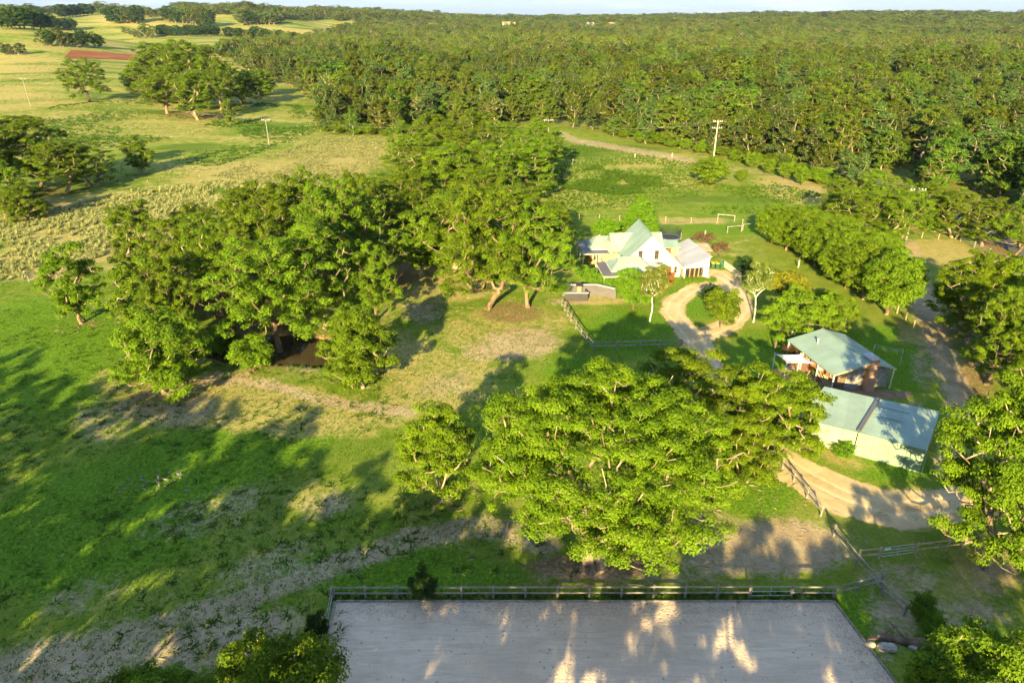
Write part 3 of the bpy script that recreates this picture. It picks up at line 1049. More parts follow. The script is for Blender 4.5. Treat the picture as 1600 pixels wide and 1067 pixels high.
def boughs(rng, n, R_, H, base, nb, bf, rmean, flatten=False):
    """Tuft centres on the outside of separate boughs, so the crown breaks into clumps with gaps between."""
    cs, bs = [], []
    a0 = rng.random() * 6.28
    for i in range(nb):
        t = (i + 0.5) / nb
        t = min(1.0, max(0.0, t + (rng.random() - 0.5) * 0.7 / nb))
        b = bf * R_ * (0.75 + 0.5 * rng.random())
        prof = math.sqrt(max(0.0, 1 - ((t - 0.40) / 0.68) ** 2))
        if flatten:
            prof = math.sqrt(max(0.0, 1 - (t / 1.12) ** 2.5))
        ang = a0 + i * 2.399 + (rng.random() - 0.5) * 0.9
        rr = max(0.0, R_ * prof - b * 0.8) * (0.62 + 0.38 * rng.random())
        z = base + b * 0.5 + (H - base - b * 1.15) * t
        cs.append((rr * math.cos(ang), rr * math.sin(ang), z))
        bs.append(b)
    bs = np.array(bs)
    cnt = np.maximum(3, (n * bs ** 2 / (bs ** 2).sum()).astype(int))
    pts, rad = [], []
    for c, b, k in zip(cs, bs, cnt):
        d = unit(rng.normal(size=(k * 3, 3)))
        d = d[d[:, 2] > -0.45][:k]
        f = 0.55 + 0.5 * rng.random(len(d)) ** 0.7
        p = np.array(c) + d * f[:, None] * np.array([b, b, b * 0.92])
        pts.append(p)
        rad.append(rmean * (0.6 + 0.75 * rng.random(len(p))))
    P_ = np.concatenate(pts)
    r_ = np.concatenate(rad)
    ok = P_[:, 2] > 0.35
    return P_[ok], r_[ok]

def make_kind(name, seed, H, R_, base, n, rmean, k, leaf, shape='dome', leaves='gum_leaves', bark_='gum_bark', trunk_r=0.35, lean=0.6, stems=1, flat=0.7,
              dead=0, inner=0.45, spread=0.7, fork_h=None, lobes=5, tt=0.5, aspect=0.5, tip=0.035, nb=0, bf=0.4):
    rng = np.random.default_rng(seed)
    if nb:
        C, rad = boughs(rng, n, R_, H, base, nb, bf, rmean, shape == 'flat')
    else:
        C, rad = tufts(rng, n, R_, H, base, shape, rmean, lobes)
    fh = fork_h if fork_h is not None else max(0.6, base + (H - base) * 0.18)
    sts = []
    for s in range(stems):
        a = rng.random() * 6.28
        off = (0.0 if stems == 1 else 0.35 + 0.3 * rng.random())
        bx, by = off * math.cos(a), off * math.sin(a)
        tx, ty = bx + lean * math.cos(a + 1) * rng.random(), by + lean * math.sin(a + 1) * rng.random()
        st = []
        for t in np.linspace(0, 1, 5):
            st.append((bx + (tx - bx) * t + 0.12 * math.sin(5 * t + a), by + (ty - by) * t + 0.12 * math.cos(4 * t + a), -0.15 + (fh + 0.15) * t))
        sts.append(st)
    fork = np.array([sts[0][-1][0], sts[0][-1][1], fh])
    tr = trunk_mesh(name + '_trunk', C, fork, trunk_r, bark_, rng, sts, dead=dead, tip=tip)
    lf = leaf_mesh(name + '_crown', C, rad, k, leaf, leaves, rng, flat=flat, inner=inner, spread=spread, tuft_tint=tt, aspect=aspect)
    he = float(np.percentile(C[:, 2], 99)) + rmean * 0.45
    re_ = float(np.percentile(np.hypot(C[:, 0], C[:, 1]), 97)) + rmean * 0.6
    return dict(trunk=tr, crown=lf, H=he, R=re_)

K = {}
for i, (sd, hh, rr_, bs) in enumerate([(11, 17, 6.6, 1.8), (12, 18, 5.8, 2.4), (23, 16, 7.2, 1.4), (34, 17.5, 5.8, 1.2), (45, 16, 6.4, 2.0)]):
    K['gum%d' % i] = make_kind('gum%d' % i, sd, hh, rr_, bs, 285, 0.88, 150, 0.23, aspect=0.6, flat=0.95, trunk_r=0.34, fork_h=3.0 + 0.4 * i, lean=2.2, stems=1 + (i % 2), dead=20, bark_='pale_bark' if i in (1, 3) else 'gum_bark', nb=15 + i, bf=0.36)
K['hero'] = make_kind('hero', 77, 16.2, 10.2, 6.4, 900, 0.85, 240, 0.155, 'flat', leaves='hero_leaves', trunk_r=0.5, lean=1.0, stems=3, dead=50, bark_='pale_bark', fork_h=3.6, flat=0.65, nb=64, bf=0.23, aspect=0.6)
K['flatgum'] = make_kind('flatgum', 78, 11.0, 7.8, 0.8, 300, 0.85, 210, 0.18, 'flat', aspect=0.6, leaves='hero_leaves', trunk_r=0.32, lean=2.0, stems=2, dead=40, bark_='pale_bark', fork_h=2.6, flat=0.5, nb=24, bf=0.27)
K['flatgum_small'] = make_kind('flatgum_small', 79, 9.0, 5.6, 0.5, 200, 0.8, 210, 0.18, 'flat', aspect=0.6, leaves='hero_leaves', trunk_r=0.26, lean=2.0, stems=2, dead=24, bark_='pale_bark', fork_h=2.0, flat=0.5, nb=18, bf=0.3)
K['young'] = make_kind('young', 80, 9.6, 4.0, 1.0, 130, 0.85, 230, 0.18, aspect=0.6, leaves='hero_leaves', trunk_r=0.2, lean=0.8, stems=1, dead=20, bark_='pale_bark', fork_h=1.6, nb=13, bf=0.38)
K['young2'] = make_kind('young2', 81, 10.5, 3.8, 1.2, 140, 0.78, 190, 0.21, aspect=0.6, flat=0.95, trunk_r=0.22, lean=0.8, stems=2, dead=12, bark_='pale_bark', fork_h=1.8, nb=13, bf=0.38)
K['bushy'] = make_kind('bushy', 90, 9.5, 5.3, 0.1, 270, 0.85, 200, 0.21, aspect=0.6, flat=0.95, trunk_r=0.25, lean=0.8, stems=2, dead=16, bark_='pale_bark', fork_h=1.4, nb=22, bf=0.34)
K['bushy2'] = make_kind('bushy2', 91, 9.5, 4.6, 0.1, 230, 0.85, 200, 0.21, aspect=0.6, flat=0.95, trunk_r=0.25, lean=0.8, stems=1, dead=14, bark_='pale_bark', fork_h=1.4, nb=20, bf=0.36)
for i in range(3):
    K['dense%d' % i] = make_kind('dense%d' % i, 60 + i, 8.5, 3.9, 0.0, 300, 0.70, 130, 0.19, 'round', aspect=0.6, leaves='dense_leaves', trunk_r=0.22, lean=0.3, fork_h=1.2, flat=0.9, spread=0.5, inner=0.6)
K['rightgum'] = make_kind('rightgum', 95, 14, 6.2, 0.8, 360, 0.9, 210, 0.19, aspect=0.6, leaves='hero_leaves', trunk_r=0.3, lean=1.2, stems=2, dead=18, bark_='pale_bark', fork_h=2.4, nb=22, bf=0.33)
K['birch'] = make_kind('birch', 96, 9.5, 2.5, 1.8, 85, 0.66, 95, 0.18, 'dome', leaves='birch_leaves', trunk_r=0.11, lean=0.3, dead=6, bark_='birch_bark', fork_h=3.6, tip=0.018)
K['shrub'] = make_kind('shrub', 97, 2.6, 1.7, 0.1, 46, 0.55, 110, 0.16, 'round', leaves='lawn_leaves', trunk_r=0.08, lean=0.2, fork_h=0.4, bark_='dark_bark')
K['darkshrub'] = make_kind('darkshrub', 98, 3.2, 2.0, 0.1, 46, 0.62, 120, 0.20, 'round', leaves='dark_leaves', trunk_r=0.1, lean=0.2, fork_h=0.5, bark_='dark_bark')
K['scrub'] = make_kind('scrub', 99, 5.0, 3.4, 0.2, 70, 0.95, 130, 0.30, 'round', leaves='gum_leaves', trunk_r=0.14, lean=0.3, fork_h=0.8, bark_='dark_bark')
K['greenbush'] = make_kind('greenbush', 100, 5.2, 3.4, 0.2, 120, 0.75, 170, 0.20, 'round', leaves='lawn_leaves', trunk_r=0.15, lean=0.3, fork_h=0.9, bark_='dark_bark', flat=0.85)
K['spreading'] = make_kind('spreading', 101, 5.6, 4.4, 0.6, 190, 0.7, 150, 0.2, nb=18, bf=0.36, leaves='dense_leaves', trunk_r=0.2, lean=0.3, fork_h=1.3, bark_='dark_bark')
K['redbush'] = make_kind('redbush', 102, 4.0, 1.9, 0.3, 60, 0.6, 130, 0.18, 'round', leaves='red_leaves', trunk_r=0.1, lean=0.2, fork_h=0.8, bark_='dark_bark')
K['plum'] = make_kind('plum', 103, 3.6, 2.4, 0.4, 34, 0.6, 60, 0.18, 'dome', leaves='plum_leaves', trunk_r=0.1, lean=0.4, fork_h=0.6, bark_='dark_bark', dead=14)
K['golden'] = make_kind('golden', 104, 5.4, 3.0, 0.8, 80, 0.75, 140, 0.2, 'dome', leaves='yellow_leaves', trunk_r=0.14, lean=0.4, fork_h=1.2, bark_='dark_bark', dead=4)
K['conifer'] = make_kind('conifer', 105, 9.0, 3.4, 0.3, 150, 0.85, 110, 0.34, 'cone', leaves='lawn_leaves', trunk_r=0.2, lean=0.1, fork_h=1.4, bark_='dark_bark', flat=0.5, aspect=0.3)
for i, (hh, rr_, bs) in enumerate([(15, 5.0, 0.6), (17, 5.4, 1.0), (12, 5.4, 0.2), (16, 4.2, 0.8)]):
    K['forest%d' % i] = make_kind('forest%d' % i, 200 + i, hh, rr_, bs, 135, 1.0, 66, 0.42, aspect=0.6, flat=0.95, leaves=['forest_leaves', 'olive_leaves', 'forest_leaves', 'grey_leaves'][i], trunk_r=0.22, fork_h=2.5, lean=1.8, dead=16, bark_='pale_bark', tip=0.05, nb=10, bf=0.42)
K['snag'] = make_kind('snag', 240, 14, 4.0, 4.0, 40, 0.9, 16, 0.5, leaves='forest_leaves', trunk_r=0.3, fork_h=4, lean=1.8, dead=30, bark_='pale_bark', tip=0.06, nb=8, bf=0.42)
for i, (hh, rr_, bs) in enumerate([(13, 5.4, 0.4), (15, 5.6, 0.6), (12, 5.0, 0.3)]):
    K['far%d' % i] = make_kind('far%d' % i, 230 + i, hh, rr_, bs, 64, 1.35, 26, 0.85, flat=0.95, leaves=['forest_leaves', 'olive_leaves', 'grey_leaves'][i], trunk_r=0.25, fork_h=2.5, lean=1.0, dead=8, bark_='pale_bark', tip=0.10, nb=7, bf=0.46)
K['fardark'] = make_kind('fardark', 250, 11, 4.6, 0.5, 60, 1.5, 46, 0.85, 'round', leaves='dark_leaves', trunk_r=0.3, lean=0.2, bark_='dark_bark')
K['tall0'] = make_kind('tall0', 260, 17.0, 4.8, 2.5, 140, 1.0, 105, 0.36, nb=12, bf=0.42, trunk_r=0.3, lean=1.0, dead=8, bark_='pale_bark')
K['tall1'] = make_kind('tall1', 261, 17.0, 4.0, 3.5, 110, 1.0, 100, 0.36, nb=10, bf=0.42, trunk_r=0.28, lean=1.4, dead=8, bark_='gum_bark')

def tree(kind, loc, h, label, cat='tree', group=None, name='gum_tree', rz=None, wide=1.0):
    k = K[kind]
    s = h / k['H']
    rz = random.random() * 6.28 if rz is None else rz
    e = thing(name, label, cat, loc, rz, group)
    e.scale = (s * wide, s * wide, s)
    link('trunk', k['trunk'], e)
    link('crown', k['crown'], e)
    return e

def tree_px(kind, bx, by, ty, label, wide_px=None, **kw):
    """Tree whose foot is at a picture position; its height from where its top shows, its width from how wide it shows."""
    g = ground(bx, by)
    d = ray(bx, ty)
    h = CAM_H + d[2] * (g[1] / d[1]) - g[2]
    k = K[kind]
    wide = 1.0
    if wide_px:
        dep = g[1] * CP - (g[2] + h * 0.6 - CAM_H) * SP
        wide = (wide_px / FPX * dep / 2) / (k['R'] * h / k['H']) * 1.04
        wide = min(1.9, max(0.6, wide))
    return tree(kind, g, h, label, wide=wide, **kw)

random.seed(5)
tree_px('hero', 925, 882, 616, 'huge broad gum tree with dense bright crown beside the riding arena fence', 405, rz=0.6)
tree_px('flatgum', 1078, 697, 556, 'flat-topped spreading gum with bare pale branches on top, behind the huge gum', 235, rz=2.2)
tree_px('flatgum_small', 1200, 716, 580, 'low spreading gum overhanging the left end of the green shed', 165, rz=1.0)
tree_px('young', 1150, 770, 655, 'small gum between the huge gum and the driveway fence', 110, rz=3.0)
tree_px('young', 690, 785, 638, 'small rounded gum on its own just left of the huge gum', 135, rz=0.4)
tree_px('gum0', 762, 482, 300, 'tall gum with pale forked limbs and several trunks by the grey garden wall', 170, rz=1.0)
tree_px('gum2', 826, 480, 322, 'spreading gum whose branches reach towards the verandah roof of the house', 138, rz=2.5)
tree_px('young2', 655, 433, 335, 'slender gum with a leaning pale trunk at the edge of the clearing', 90)
GB = 'gum trees between the house and the far paddock'
for bx, by, ty, w, kd in [(705, 424, 300, 120, 'gum1'), (735, 412, 300, 110, 'gum3'), (645, 385, 268, 120, 'gum4'), (700, 350, 228, 120, 'gum0'), (765, 335, 225, 120, 'gum2'), (820, 310, 218, 110, 'gum3'),
                          (655, 310, 215, 110, 'gum1'), (845, 275, 190, 90, 'gum4'), (850, 385, 315, 95, 'gum0'), (606, 345, 275, 90, 'gum3'), (720, 290, 195, 110, 'gum4'), (785, 270, 190, 100, 'gum1'), (868, 392, 326, 66, 'gum2'), (640, 270, 190, 80, 'gum2'), (800, 390, 290, 110, 'gum1'),
                          (755, 375, 262, 110, 'gum4'), (680, 250, 180, 80, 'gum0'), (740, 240, 172, 90, 'gum3')]:
    tree_px(kd, bx, by, ty, 'tall gum in the belt of trees left of and behind the house', w, group=GB)
tree_px('gum2', 437, 556, 372, 'gum with a thick twisted trunk standing at the edge of the pond', 190, rz=0.3)
tree_px('bushy', 265, 612, 492, 'large rounded gum with foliage to the ground, left of the pond', 150, rz=0.2)
tree_px('bushy2', 566, 606, 488, 'rounded gum with foliage to the ground, right of the pond', 122, rz=0.2)
GP = 'gum trees around the pond'
for bx, by, ty, w, kd in [(405, 500, 330, 150, 'gum0'), (505, 512, 345, 150, 'gum1'), (530, 470, 285, 150, 'gum2'), (455, 440, 285, 150, 'gum4'), (350, 490, 345, 140, 'gum3'), (300, 480, 340, 120, 'gum0'),
                          (235, 465, 318, 110, 'gum1'), (238, 535, 405, 110, 'young2'), (585, 445, 310, 110, 'gum3'), (405, 440, 290, 130, 'gum1'), (330, 430, 320, 110, 'gum4'), (560, 410, 275, 110, 'gum0'), (280, 540, 400, 110, 'gum4'), (590, 500, 380, 90, 'gum4'), (500, 405, 272, 120, 'gum3')]:
    tree_px(kd, bx, by, ty, 'tall gum in the tangled clump around the pond', w * 0.88, group=GP)
tree_px('scrub', 398, 580, 532, 'low leafy bush on the near bank of the pond, left of the twisted trunk', 74, cat='bush', name='pond_bush')
tree_px('scrub', 345, 556, 515, 'low leafy bush at the left end of the pond', 60, cat='bush', name='pond_bush', rz=2.0)
tree_px('young2', 133, 503, 388, 'slender gum on its own on the lawn left of the pond clump', 95, rz=1.0)
GL = 'gum trees at the left edge beyond the tussocks'
for bx, by, ty, w, kd in [(105, 300, 222, 100, 'gum1'), (62, 295, 185, 120, 'gum0'), (18, 300, 185, 110, 'gum2'), (8, 338, 255, 90, 'gum4'), (148, 290, 222, 80, 'gum3'), (46, 345, 290, 70, 'bushy'), (-40, 320, 200, 110, 'gum1')]:
    tree_px(kd, bx, by, ty, 'gum in the dark group of trees beyond the tussock field at the left edge', w, group=GL)
tree_px('young2', 222, 272, 216, 'neat lone gum casting a long shadow, right of the dark left group', 50)
tree_px('gum2', 140, 160, 92, 'lone gum with a leaning pale trunk below the red ploughed field', 72, rz=0.5)
tree_px('young2', 361, 197, 157, 'small stunted gum with a bare pale trunk in front of the hillside clump', 22, name='stunted_tree')
GH = 'gum trees in the hillside clump'
for bx, by, ty, w, kd in [(255, 160, 70, 95, 'gum0'), (300, 165, 70, 95, 'gum3'), (312, 188, 112, 75, 'gum1'), (262, 178, 108, 90, 'gum4'), (345, 172, 92, 80, 'gum2'), (228, 150, 100, 60, 'gum3'), (380, 165, 108, 75, 'gum4'), (330, 140, 72, 80, 'gum1'), (405, 150, 110, 60, 'bushy'), (285, 140, 64, 80, 'gum2')]:
    tree_px(kd, bx, by, ty, 'tall gum in the big clump on the left hillside', w, group=GH)
tree_px('fardark', 202, 140, 112, 'small dark round tree at the left end of the hillside clump', 26)
# windbreak: two rows of dense round trees
GW = 'dense round trees of the windbreak'
row1 = [(1206, 380, 322), (1229, 391, 328), (1250, 402, 334), (1272, 417, 342), (1296, 433, 352), (1320, 450, 366), (1347, 468, 380)]
ORD = ['farthest', 'second', 'third', 'fourth', 'fifth', 'sixth', 'seventh']
for i, (bx, by, ty) in enumerate(row1):
    tree_px('dense%d' % (i % 3), bx, by, ty, ORD[i] + ' dense round tree from the far end of the front windbreak row', 62 + i * 4, name='windbreak_tree', group=GW)
for i, (bx, by, ty) in enumerate([(1240, 376, 322), (1268, 390, 330), (1300, 408, 338), (1332, 425, 352), (1362, 445, 366)]):
    tree_px('dense%d' % ((i + 1) % 3), bx, by, ty, ORD[i] + ' dense round tree from the far end of the rear windbreak row', 66 + i * 3, name='windbreak_tree', group=GW)
tree_px('dense0', 1385, 492, 395, 'largest round windbreak tree, nearest end of the row above the cottage', 100, name='windbreak_tree', group=GW)
GR = 'gum trees by the right-hand track'
for bx, by, ty, w, kd in [(1505, 535, 398, 115, 'rightgum'), (1570, 545, 405, 115, 'rightgum'), (1540, 600, 455, 110, 'gum0'), (1600, 600, 440, 110, 'gum2'), (1480, 510, 425, 70, 'young'), (1620, 640, 480, 120, 'rightgum')]:
    tree_px(kd, bx, by, ty, 'leafy gum in the group right of the track beyond the cottage', w, group=GR)
GX2 = 'gum trees behind the windbreak'
for bx, by, ty, w, kd in [(1325, 385, 298, 80, 'gum1'), (1370, 390, 300, 85, 'gum3'), (1405, 382, 300, 80, 'gum4'), (1350, 340, 268, 80, 'gum0'), (1440, 350, 285, 70, 'gum1'), (1490, 372, 300, 70, 'gum3'), (1300, 350, 280, 60, 'gum4'), (1400, 345, 280, 70, 'gum2'), (1535, 385, 310, 70, 'gum1'), (1585, 400, 315, 80, 'gum0'), (1460, 362, 305, 50, 'bushy2')]:
    tree_px(kd, bx, by, ty, 'gum between the windbreak row and the road', w, group=GX2)
tree_px('rightgum', 1530, 884, 606, 'big bright gum at the right edge shading the green shed', 220, rz=1.2)
tree_px('rightgum', 1640, 850, 590, 'gum cut by the right edge of the picture behind the bright gum', 150, rz=2.2)
tree('bushy', at(1570, 1085, 4.5)[:2] + (0,), 8.2, 'leafy gum in the bottom right corner', rz=0.5)
tree('bushy2', at(1500, 1100, 3.5)[:2] + (0,), 6.2, 'low leafy gum cut by the bottom edge beside the corner gum', rz=1.5)
# garden
tree_px('birch', 1016, 503, 412, 'white-trunked birch on the lawn in front of the house', 52, name='birch_tree')
tree_px('birch', 1177, 504, 405, 'white-trunked birch on the right side of the driveway loop', 50, name='birch_tree', rz=1.0)
tree_px('greenbush', 990, 483, 422, 'round bright green bush left of the front birch', 66, cat='bush', name='garden_bush')
tree_px('redbush', 1034, 460, 416, 'red-leaved bush in front of the white gable', 34, cat='bush', name='red_bush')
tree_px('scrub', 1126, 512, 456, 'leafy rounded tree on the island in the driveway loop', 58, name='garden_tree')
tree_px('darkshrub', 1108, 482, 448, 'dark green shrub at the back of the driveway island', 34, cat='shrub', name='garden_shrub')
tree_px('golden', 1222, 478, 424, 'yellowing tree behind the cottage garden', 72, name='garden_tree')
tree_px('spreading', 1243, 530, 456, 'wide low leafy tree beside the cottage', 115, name='garden_tree')
tree_px('spreading', 1300, 522, 462, 'leafy tree behind the cottage roof', 70, name='garden_tree', rz=2.0)
tree_px('shrub', 1287, 478, 455, 'small leafy shrub at the foot of the windbreak', 34, cat='shrub', name='garden_shrub')
tree_px('darkshrub', 1165, 438, 402, 'dark shrub beside the picket fence', 28, cat='shrub', name='garden_shrub')
tree_px('conifer', 1000, 360, 308, 'feathery conifer rising behind the house roof', 66, name='conifer_tree')
tree_px('greenbush', 945, 372, 342, 'green bush behind the left wing of the house', 44, cat='bush', name='garden_bush', rz=1.0)
tree_px('plum', 1096, 386, 364, 'purple-brown plum bush behind the small timber shed', 36, cat='bush', name='plum_bush')
tree_px('plum', 1124, 402, 380, 'purple-brown plum bush right of the small timber shed', 30, cat='bush', name='plum_bush', rz=2.0)
tree_px('shrub', 915, 446, 416, 'leafy shrub between the grey wall and the verandah', 34, cat='shrub', name='garden_shrub')
tree_px('shrub', 938, 450, 428, 'flowering climber shrub at the front verandah corner', 30, cat='shrub', name='garden_shrub', rz=1.0)
tree_px('shrub', 962, 452, 432, 'low shrub below the front verandah eave', 30, cat='shrub', name='garden_shrub', rz=2.0)
tree_px('shrub', 1043, 444, 430, 'small green shrub at the foot of the white gable wall', 20, cat='shrub', name='garden_shrub', rz=3.0)
tree_px('plum', 1232, 560, 541, 'rusty brown shrub behind the shade sail', 34, cat='shrub', name='rust_shrub')
tree_px('shrub', 1315, 713, 693, 'clipped square shrub in a bed against the green shed', 36, cat='shrub', name='clipped_shrub', rz=2.5)
tree_px('darkshrub', 664, 940, 893, 'dark shrub growing through the arena fence', 42, cat='shrub', name='fence_shrub')
tree_px('scrub', 1107, 288, 248, 'round scrub bush at the foot of the double crossarm pole', 62, cat='bush', name='paddock_bush')
tree_px('scrub', 1158, 283, 266, 'small round bush in the paddock right of the pole', 22, cat='bush', name='paddock_bush')
GS = 'bushes along the far paddock edge'
for bx, by, ty, w in [(1172, 262, 240, 26), (1200, 272, 250, 24), (1225, 280, 256, 26), (1252, 290, 262, 26), (1150, 252, 236, 24)]:
    tree_px('scrub', bx, by, ty, 'low bush along the far right edge of the paddock', w, cat='bush', name='paddock_bush', group=GS)
GQ = 'shrubs by the right-hand fence'
for bx, by, ty, w in [(1434, 972, 932, 30), (1450, 1000, 962, 24)]:
    tree_px('shrub', bx, by, ty, 'shrub tangled in the fence beside the fallen log', w, cat='shrub', name='fence_shrub', group=GQ)
# tops of the trees below the camera, and the tall trees whose shadows fall across the arena and the lawn
tree('bushy', at(430, 1075, 6.0)[:2] + (0,), 8.4, 'dark rounded tree top left of the arena corner', rz=0.7)
tree('bushy2', at(255, 1100, 5.5)[:2] + (0,), 7.4, 'rounded tree top at the bottom edge, middle one of three', rz=1.7)
tree('bushy2', at(150, 1110, 5.5)[:2] + (0,), 7.2, 'bright rounded tree top at the bottom edge, leftmost of three', rz=2.7)
tree_px('darkshrub', 500, 1000, 962, 'dark low shrub outside the left arena fence', 40, cat='shrub', name='fence_shrub')
GT = 'tall gums below the camera'
random.seed(21)
for x, y, h, kd in [(-76, 24, 19, 'tall0'), (-67, 17, 19, 'tall1'), (-60, 21, 18, 'tall0'), (-51, 14, 18.5, 'tall1'), (-44, 17, 17, 'tall0'), (-37, 12, 18.5, 'tall0'), (-31, 9, 15, 'tall1'), (-24, 8, 16.5, 'tall0'), (-17, 6, 16, 'tall1'),
                    (-11, 8, 14, 'tall0'), (-5, 5, 14, 'tall1'), (1, 4, 14, 'tall0'), (7, 6, 14, 'tall1'), (12, 5, 14, 'tall0'), (18, 6, 14, 'tall0'), (24, 8, 13, 'tall1'), (29, 7, 14, 'tall0'), (35, 12, 13, 'tall1'), (41, 10, 13, 'tall0'),
                    (-56, 2, 18, 'tall0'), (-42, 0, 19, 'tall1'), (-29, -4, 18, 'tall0'), (-14, -6, 17, 'tall0'), (3, -7, 17, 'tall1'), (20, -6, 17, 'tall0'), (-84, 8, 19, 'tall1'),
                    (-72, 20, 18, 'tall0'), (-55, 17, 18, 'tall1'), (-47, 16, 17.5, 'tall0'), (-34, 5, 18, 'tall0'), (-65, 8, 19, 'tall0'), (-48, 6, 18, 'tall0'), (-8, 0, 16, 'tall0'), (10, -2, 16, 'tall0'), (26, 0, 15, 'tall0'), (-2, 1, 15, 'tall1'), (15, 0, 15, 'tall1'), (-20, 1, 16.5, 'tall1')]:
    tree(kd, (x, y, 0), h, 'tall slender gum in the row on the near side of the riding arena', group=GT)

# ------------------------------------------------------------------ the forest
rng = np.random.default_rng(3)
pts = []
r = 175.0
while r < 3300:
    s = max(7.2, r * 0.0085)
    th0, th1 = R(-34), R(46)
    n = int((th1 - th0) * r / s)
    th = th0 + (np.arange(n) + rng.random(n)) * (th1 - th0) / n
    rr_ = r + (rng.random(n) - 0.5) * s * 1.2
    pts.append(np.column_stack([rr_ * np.sin(th), rr_ * np.cos(th), np.full(n, s)]))
    r += s * 0.92
pts = np.concatenate(pts)
pz = terrain(pts[:, 0], pts[:, 1])
qx, qy = project(pts[:, 0], pts[:, 1], pz)
wood = inside(FOREST, qx, qy)
for cx, cy, rx, ry in [(1285, 87, 24, 4), (690, 42, 26, 2.2), (790, 39, 20, 1.8), (580, 57, 16, 2), (1290, 30, 18, 2), (1190, 126, 34, 2.5), (945, 40, 14, 2), (1390, 281, 20, 8), (1470, 112, 20, 4.5)]:
    wood &= ((qx - cx) / rx) ** 2 + ((qy - cy) / ry) ** 2 > 1
BANDS = [[(-200, 24), (60, 21.5), (150, 21.5), (215, 28), (275, 34), (275, 25), (150, 15), (-200, 15)], [(440, 32), (560, 34), (560, 12), (275, 12), (275, 21), (360, 24)], [(360, 36), (440, 38), (440, 30), (375, 29)]]
for b in BANDS:
    wood |= inside(b, qx, qy)
# road corridor stays open
rl = np.array(road_l)
for (ax, ay), (bx, by) in zip(rl[:-1], rl[1:]):
    t = np.clip(((pts[:, 0] - ax) * (bx - ax) + (pts[:, 1] - ay) * (by - ay)) / ((bx - ax) ** 2 + (by - ay) ** 2), 0, 1)
    wood &= np.hypot(pts[:, 0] - ax - t * (bx - ax), pts[:, 1] - ay - t * (by - ay)) > 6.5
clump = vnoise(pts[:, 0] * 0.03, pts[:, 1] * 0.03, 5)
wood &= rng.random(len(pts)) < 0.50 + 0.75 * clump
P = np.column_stack([pts[wood][:, :2], pz[wood], pts[wood][:, 2]])
vis = (qx[wood] > -60) & (qx[wood] < 1680)
dist = np.hypot(P[:, 0], P[:, 1]) + np.where(vis, 0, 1e5)
order = np.argsort(dist)
near, rest = order[:300], order[300:]
FK = ['forest0', 'forest1', 'forest2', 'forest3']
GF = 'gum trees along the near edge of the forest'
random.seed(8)
for i in near:
    kd = FK[random.randrange(4)]
    if random.random() < 0.06:
        kd = 'snag'
    h = K[kd]['H'] * (0.50 + 0.58 * random.random() ** 1.3)
    tree(kd, (P[i, 0], P[i, 1], P[i, 2]), h, 'grey-green gum at the near edge of the forest beyond the paddocks', group=GF, name='forest_tree', wide=0.9 + 0.55 * random.random())

GU = 'low scrub bushes at the foot of the forest edge'
edge_px = [(495, 207), (600, 215), (935, 206), (1000, 224), (1085, 239), (1200, 256), (1290, 294)]
for (ax, ay), (bx, by) in zip(edge_px[:-1], edge_px[1:]):
    if ax == 600:
        continue
    nn = int(math.hypot(bx - ax, by - ay) / 11)
    for k in range(nn):
        t_ = (k + random.random()) / nn
        g = ground(ax + (bx - ax) * t_, ay + (by - ay) * t_ - random.random() * 4)
        tree('scrub', g, 2.0 + 2.5 * random.random(), 'low scrub bush at the foot of the forest edge behind the paddocks', 'bush', GU, 'scrub_bush', wide=0.9 + 0.5 * random.random())

# everything farther off reads as one mass: one forest of instanced trees
protos = bpy.data.collections.new('forest_kinds')
pk = ['forest0', 'forest1', 'forest2', 'forest3', 'far0', 'far1', 'far2', 'fardark', 'snag']
def joined(kname, label):
    k = K[kname]
    a, b = k['trunk'], k['crown']
    bm = bmesh.new()
    bm.from_mesh(a)
    nf = len(bm.faces)
    bm.from_mesh(b)
    bm.faces.ensure_lookup_table()
    for f in bm.faces[nf:]:
        f.material_index = 1
    me = bpy.data.meshes.new(label)
    bm.to_mesh(me)
    bm.free()
    me.materials.append(a.materials[0])
    me.materials.append(b.materials[0])
    o = bpy.data.objects.new(label, me)
    protos.objects.link(o)
for i, kname in enumerate(pk):
    joined(kname, 'kind_%d' % i)
Q_ = P[rest]
far = np.hypot(Q_[:, 0], Q_[:, 1])
n = len(Q_)
kidx = np.where(far < 620, rng.integers(0, 4, n), rng.integers(4, 7, n))
kidx = np.where(rng.random(n) < 0.02, 7, kidx)
kidx = np.where(rng.random(n) < 0.07, 8, kidx).astype(np.int32)
tall = vnoise(Q_[:, 0] * 0.011, Q_[:, 1] * 0.008, 11) * 0.6 + vnoise(Q_[:, 0] * 0.035, Q_[:, 1] * 0.03, 12) * 0.4
scl = (0.42 + 0.64 * rng.random(n) ** 1.5) * (0.70 + 0.80 * tall) * np.where(far < 620, 1.0, 0.95)
wid = np.maximum(1.0, Q_[:, 3] / 8.6) * (0.85 + 0.7 * rng.random(n))
fme = bpy.data.meshes.new('forest')
fme.vertices.add(n)
fme.vertices.foreach_set('co', Q_[:, :3].astype(np.float32).ravel())
a = fme.attributes.new('kind', 'INT', 'POINT'); a.data.foreach_set('value', kidx)
a = fme.attributes.new('turn', 'FLOAT', 'POINT'); a.data.foreach_set('value', (rng.random(n) * 6.28).astype(np.float32))
a = fme.attributes.new('size', 'FLOAT_VECTOR', 'POINT')
a.data.foreach_set('vector', np.column_stack([scl * wid, scl * wid, scl]).astype(np.float32).ravel())
fo = link('forest', fme)
tag(fo, 'dense grey-green gum forest stretching back to the horizon', 'forest', kind='stuff')
ng = bpy.data.node_groups.new('forest_scatter', 'GeometryNodeTree')
ng.interface.new_socket('Geometry', in_out='INPUT', socket_type='NodeSocketGeometry')
